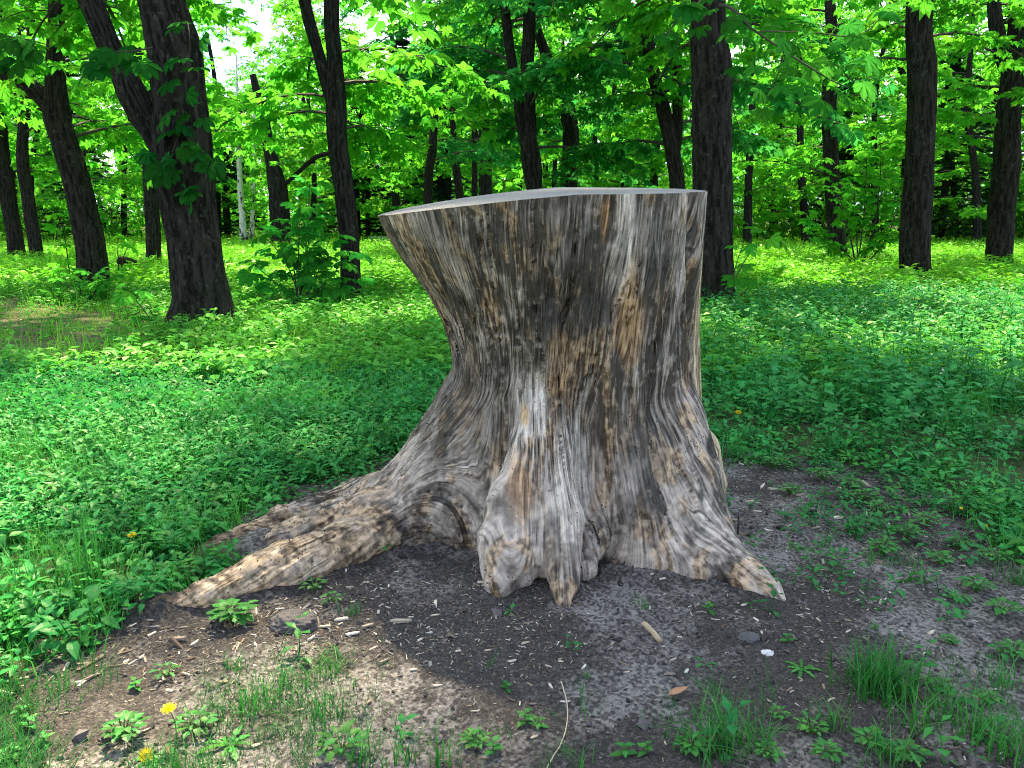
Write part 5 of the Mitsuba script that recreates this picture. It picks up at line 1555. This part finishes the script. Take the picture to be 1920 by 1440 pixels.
for px, py, w, kd in [(40, 1345, 50, "seedling"), (55, 1370, 60, "seedling"), (85, 1400, 55, "seedling"), (20, 1425, 60, "mound"), (950, 1290, 40, "seedling"), (985, 1355, 60, "seedling"), (1010, 1365, 45, "seedling"), (890, 1390, 60, "mound"), (925, 1410, 60, "seedling"), (1170, 1425, 60, "seedling"), (1210, 1425, 55, "seedling"), (1295, 1410, 70, "mound"), (1100, 1265, 20, "seedling"),
                      (1440, 1425, 60, "mound"), (1550, 1425, 70, "mound"), (1630, 1400, 70, "mound"), (1700, 1420, 80, "mound"), (1760, 1300, 50, "mound"), (1850, 1330, 60, "mound"), (1620, 940, 60, "mound"), (1650, 960, 60, "mound"), (1600, 915, 50, "mound"), (1480, 925, 46, "mound"), (1545, 935, 46, "seedling"), (1655, 1040, 70, "mound"), (1700, 1010, 60, "mound"), (1590, 1000, 40, "seedling"),
                      (1760, 1060, 60, "mound"), (1800, 1030, 60, "mound"), (1735, 985, 60, "mound"), (1830, 1110, 70, "mound"), (1880, 1150, 70, "mound"), (1800, 1130, 50, "mound"), (1860, 1060, 60, "mound"), (1690, 1090, 50, "rosette"), (1900, 1230, 70, "mound"), (1780, 1210, 40, "mound"), (1500, 1030, 40, "rosette"), (1640, 1180, 30, "seedling"), (1540, 900, 60, "mound"), (1600, 870, 60, "mound"), (1450, 880, 55, "mound"), (1520, 870, 60, "mound")]:
    weed(px, py, w, kd, "weed", f"small green weed {where(px, py)}", "small weeds in the bare soil", (0.95, 0.9, 1.0))


def tuft(px, py, w_px, h, n, label, tone=(1, 1, 1), group=None, bend=0.75, width=0.0026):
    g = lay(px, py, -0.004)
    sp = w_px / FOCAL * depth_of(g[1], 0) * 0.16
    v, f, s = blades(int(px * 3 + py), n, h, width, sp, segs=4, bend=bend)
    k = thing("grass_tuft", label, "grass tuft", group)
    c = HERB_GREEN * [1.25, 0.95, 0.75] * np.array(tone)
    cc = np.repeat(tints(rng, n, c, 0.3), len(v) // n, 0)
    add(f"{k}__blades", (v + g, f), "herb_leaf", False, kind="stuff", color=np.clip(cc * s[:, None], 0, 0.6))


tuft(1650, 1300, 190, 0.20, 190, "dense dark green tuft of grass at lower right of the stump", (0.7, 0.75, 0.8), width=0.0038)
tuft(1350, 1395, 230, 0.17, 130, "spiky open tuft of grass at the bottom right of the middle", bend=1.0, tone=(0.8, 0.8, 0.9), width=0.0032)
tuft(1420, 1400, 120, 0.13, 40, "thin tuft of grass touching the spiky one on its right", bend=0.9)
tuft(160, 1120, 130, 0.42, 46, "tall upright grass blades standing over the weeds at the left", (1, 1.05, 1.1), bend=0.35, width=0.0045)
tuft(70, 1130, 150, 0.30, 60, "thick clump of shining grass left of the tall blades", (1, 1.1, 1), bend=0.6, width=0.004)
tuft(1108, 1068, 40, 0.11, 12, "few green blades growing in the crack beside the front root", bend=0.5)
tuft(1210, 1140, 50, 0.09, 12, "wispy little tuft on the pale soil before the stump", bend=0.8)
for px, py, w, h, n in [(620, 1260, 150, 0.10, 50), (540, 1290, 150, 0.10, 60), (470, 1330, 140, 0.09, 60), (600, 1340, 140, 0.10, 50), (760, 1420, 120, 0.15, 30), (830, 1430, 90, 0.15, 22), (680, 1430, 100, 0.16, 24), (1780, 1350, 150, 0.15, 60), (1840, 1400, 150, 0.16, 60), (1720, 1370, 140, 0.15, 50), (1880, 1290, 120, 0.14, 40), (1560, 1360, 100, 0.12, 30), (1650, 1420, 120, 0.14, 40), (1900, 1430, 120, 0.16, 40),
                        (1640, 1060, 80, 0.12, 24), (1700, 1060, 60, 0.13, 18), (1560, 1020, 60, 0.10, 14), (1720, 1090, 80, 0.10, 22), (120, 1300, 90, 0.09, 24), (60, 1240, 90, 0.12, 26), (20, 1310, 80, 0.12, 20), (1870, 1010, 80, 0.16, 26), (1900, 1090, 90, 0.14, 28), (660, 1150, 60, 0.07, 18), (440, 1260, 70, 0.07, 22), (1090, 1440, 70, 0.10, 14)]:
    tuft(px, py, w, h, n, f"short loose tuft of grass {where(px, py)}", group="short grass tufts on the soil")


def dandelion(px, py, foot, r_px, label, face=0.3, group=None):
    """head where the photo shows it; foot: picture point where the stalk leaves the ground"""
    g = lay(*foot)
    p = P(px, py, g[1])
    k = thing("dandelion", label, "flower", group)
    r = r_px / FOCAL * depth_of(g[1], p[2])
    s = Soup()
    rg = np.random.default_rng(int(px + py))
    for ring, (m, e, rr) in enumerate(((20, 0.15, 1.0), (18, 0.45, 0.85), (14, 0.8, 0.6), (9, 1.15, 0.4))):
        for j in range(m):
            a = 6.283 * j / m + ring * 0.2 + rg.normal(0, 0.06)
            d = np.array([math.cos(a) * math.cos(e), math.sin(a) * math.cos(e), math.sin(e) * 0.8])
            sd = np.array([-math.sin(a), math.cos(a), 0]) * r * 0.10
            q = d * r * rr * rg.uniform(0.85, 1.1)
            s.put([sd * 0.5, -sd * 0.5, q * 0.7 - sd, q * 0.7 + sd, q + [0, 0, 0.0]], [(0, 1, 2), (0, 2, 3), (3, 2, 4)], np.array([0.85, 0.66, 0.015]) * rg.uniform(0.8, 1.1))
    M = rotx(face)
    s.v = [v @ M.T + p for v in s.v]
    put_soup(f"{k}__flower_head", s, "herb_leaf")
    q = resample(np.array([g - [0, 0, 0.01], (g * 0.5 + p * 0.5) + [0.01, 0, 0.012], p - [0, 0, 0.002]]), 8)
    part(k, "stalk", tube(q, 0.0018, 6), "green_stem", True)


dandelion(316, 1329, (330, 1402), 16, "yellow dandelion flower seen edge on, higher of the two at lower left", 0.15)
dandelion(275, 1416, (320, 1432), 16, "yellow dandelion flower turned to the camera at the bottom left", 1.1)
dandelion(248, 1003, (250, 1032), 10, "yellow dandelion among the weeds above the long root", 0.2)
dandelion(324, 985, (325, 1010), 6, "small half closed yellow dandelion above the root tip", 0.3)
dandelion(437, 853, (438, 880), 6, "small yellow dandelion far up in the left lawn", 0.3)
dandelion(1384, 773, (1385, 800), 7, "small yellow dandelion in the herbs close right of the stump", 0.4)
dandelion(1848, 986, (1850, 1005), 5, "tiny yellow dandelion at the right edge of the soil", 0.4)
dandelion(1802, 953, (1803, 970), 4, "tiniest yellow dandelion among the right weeds", 0.4)
print("triangles", sum(len(meshkit.WRITTEN[d["filename"]][1]) for d in scene.values() if isinstance(d, dict) and d.get("type") == "ply"), "entries", len(scene))
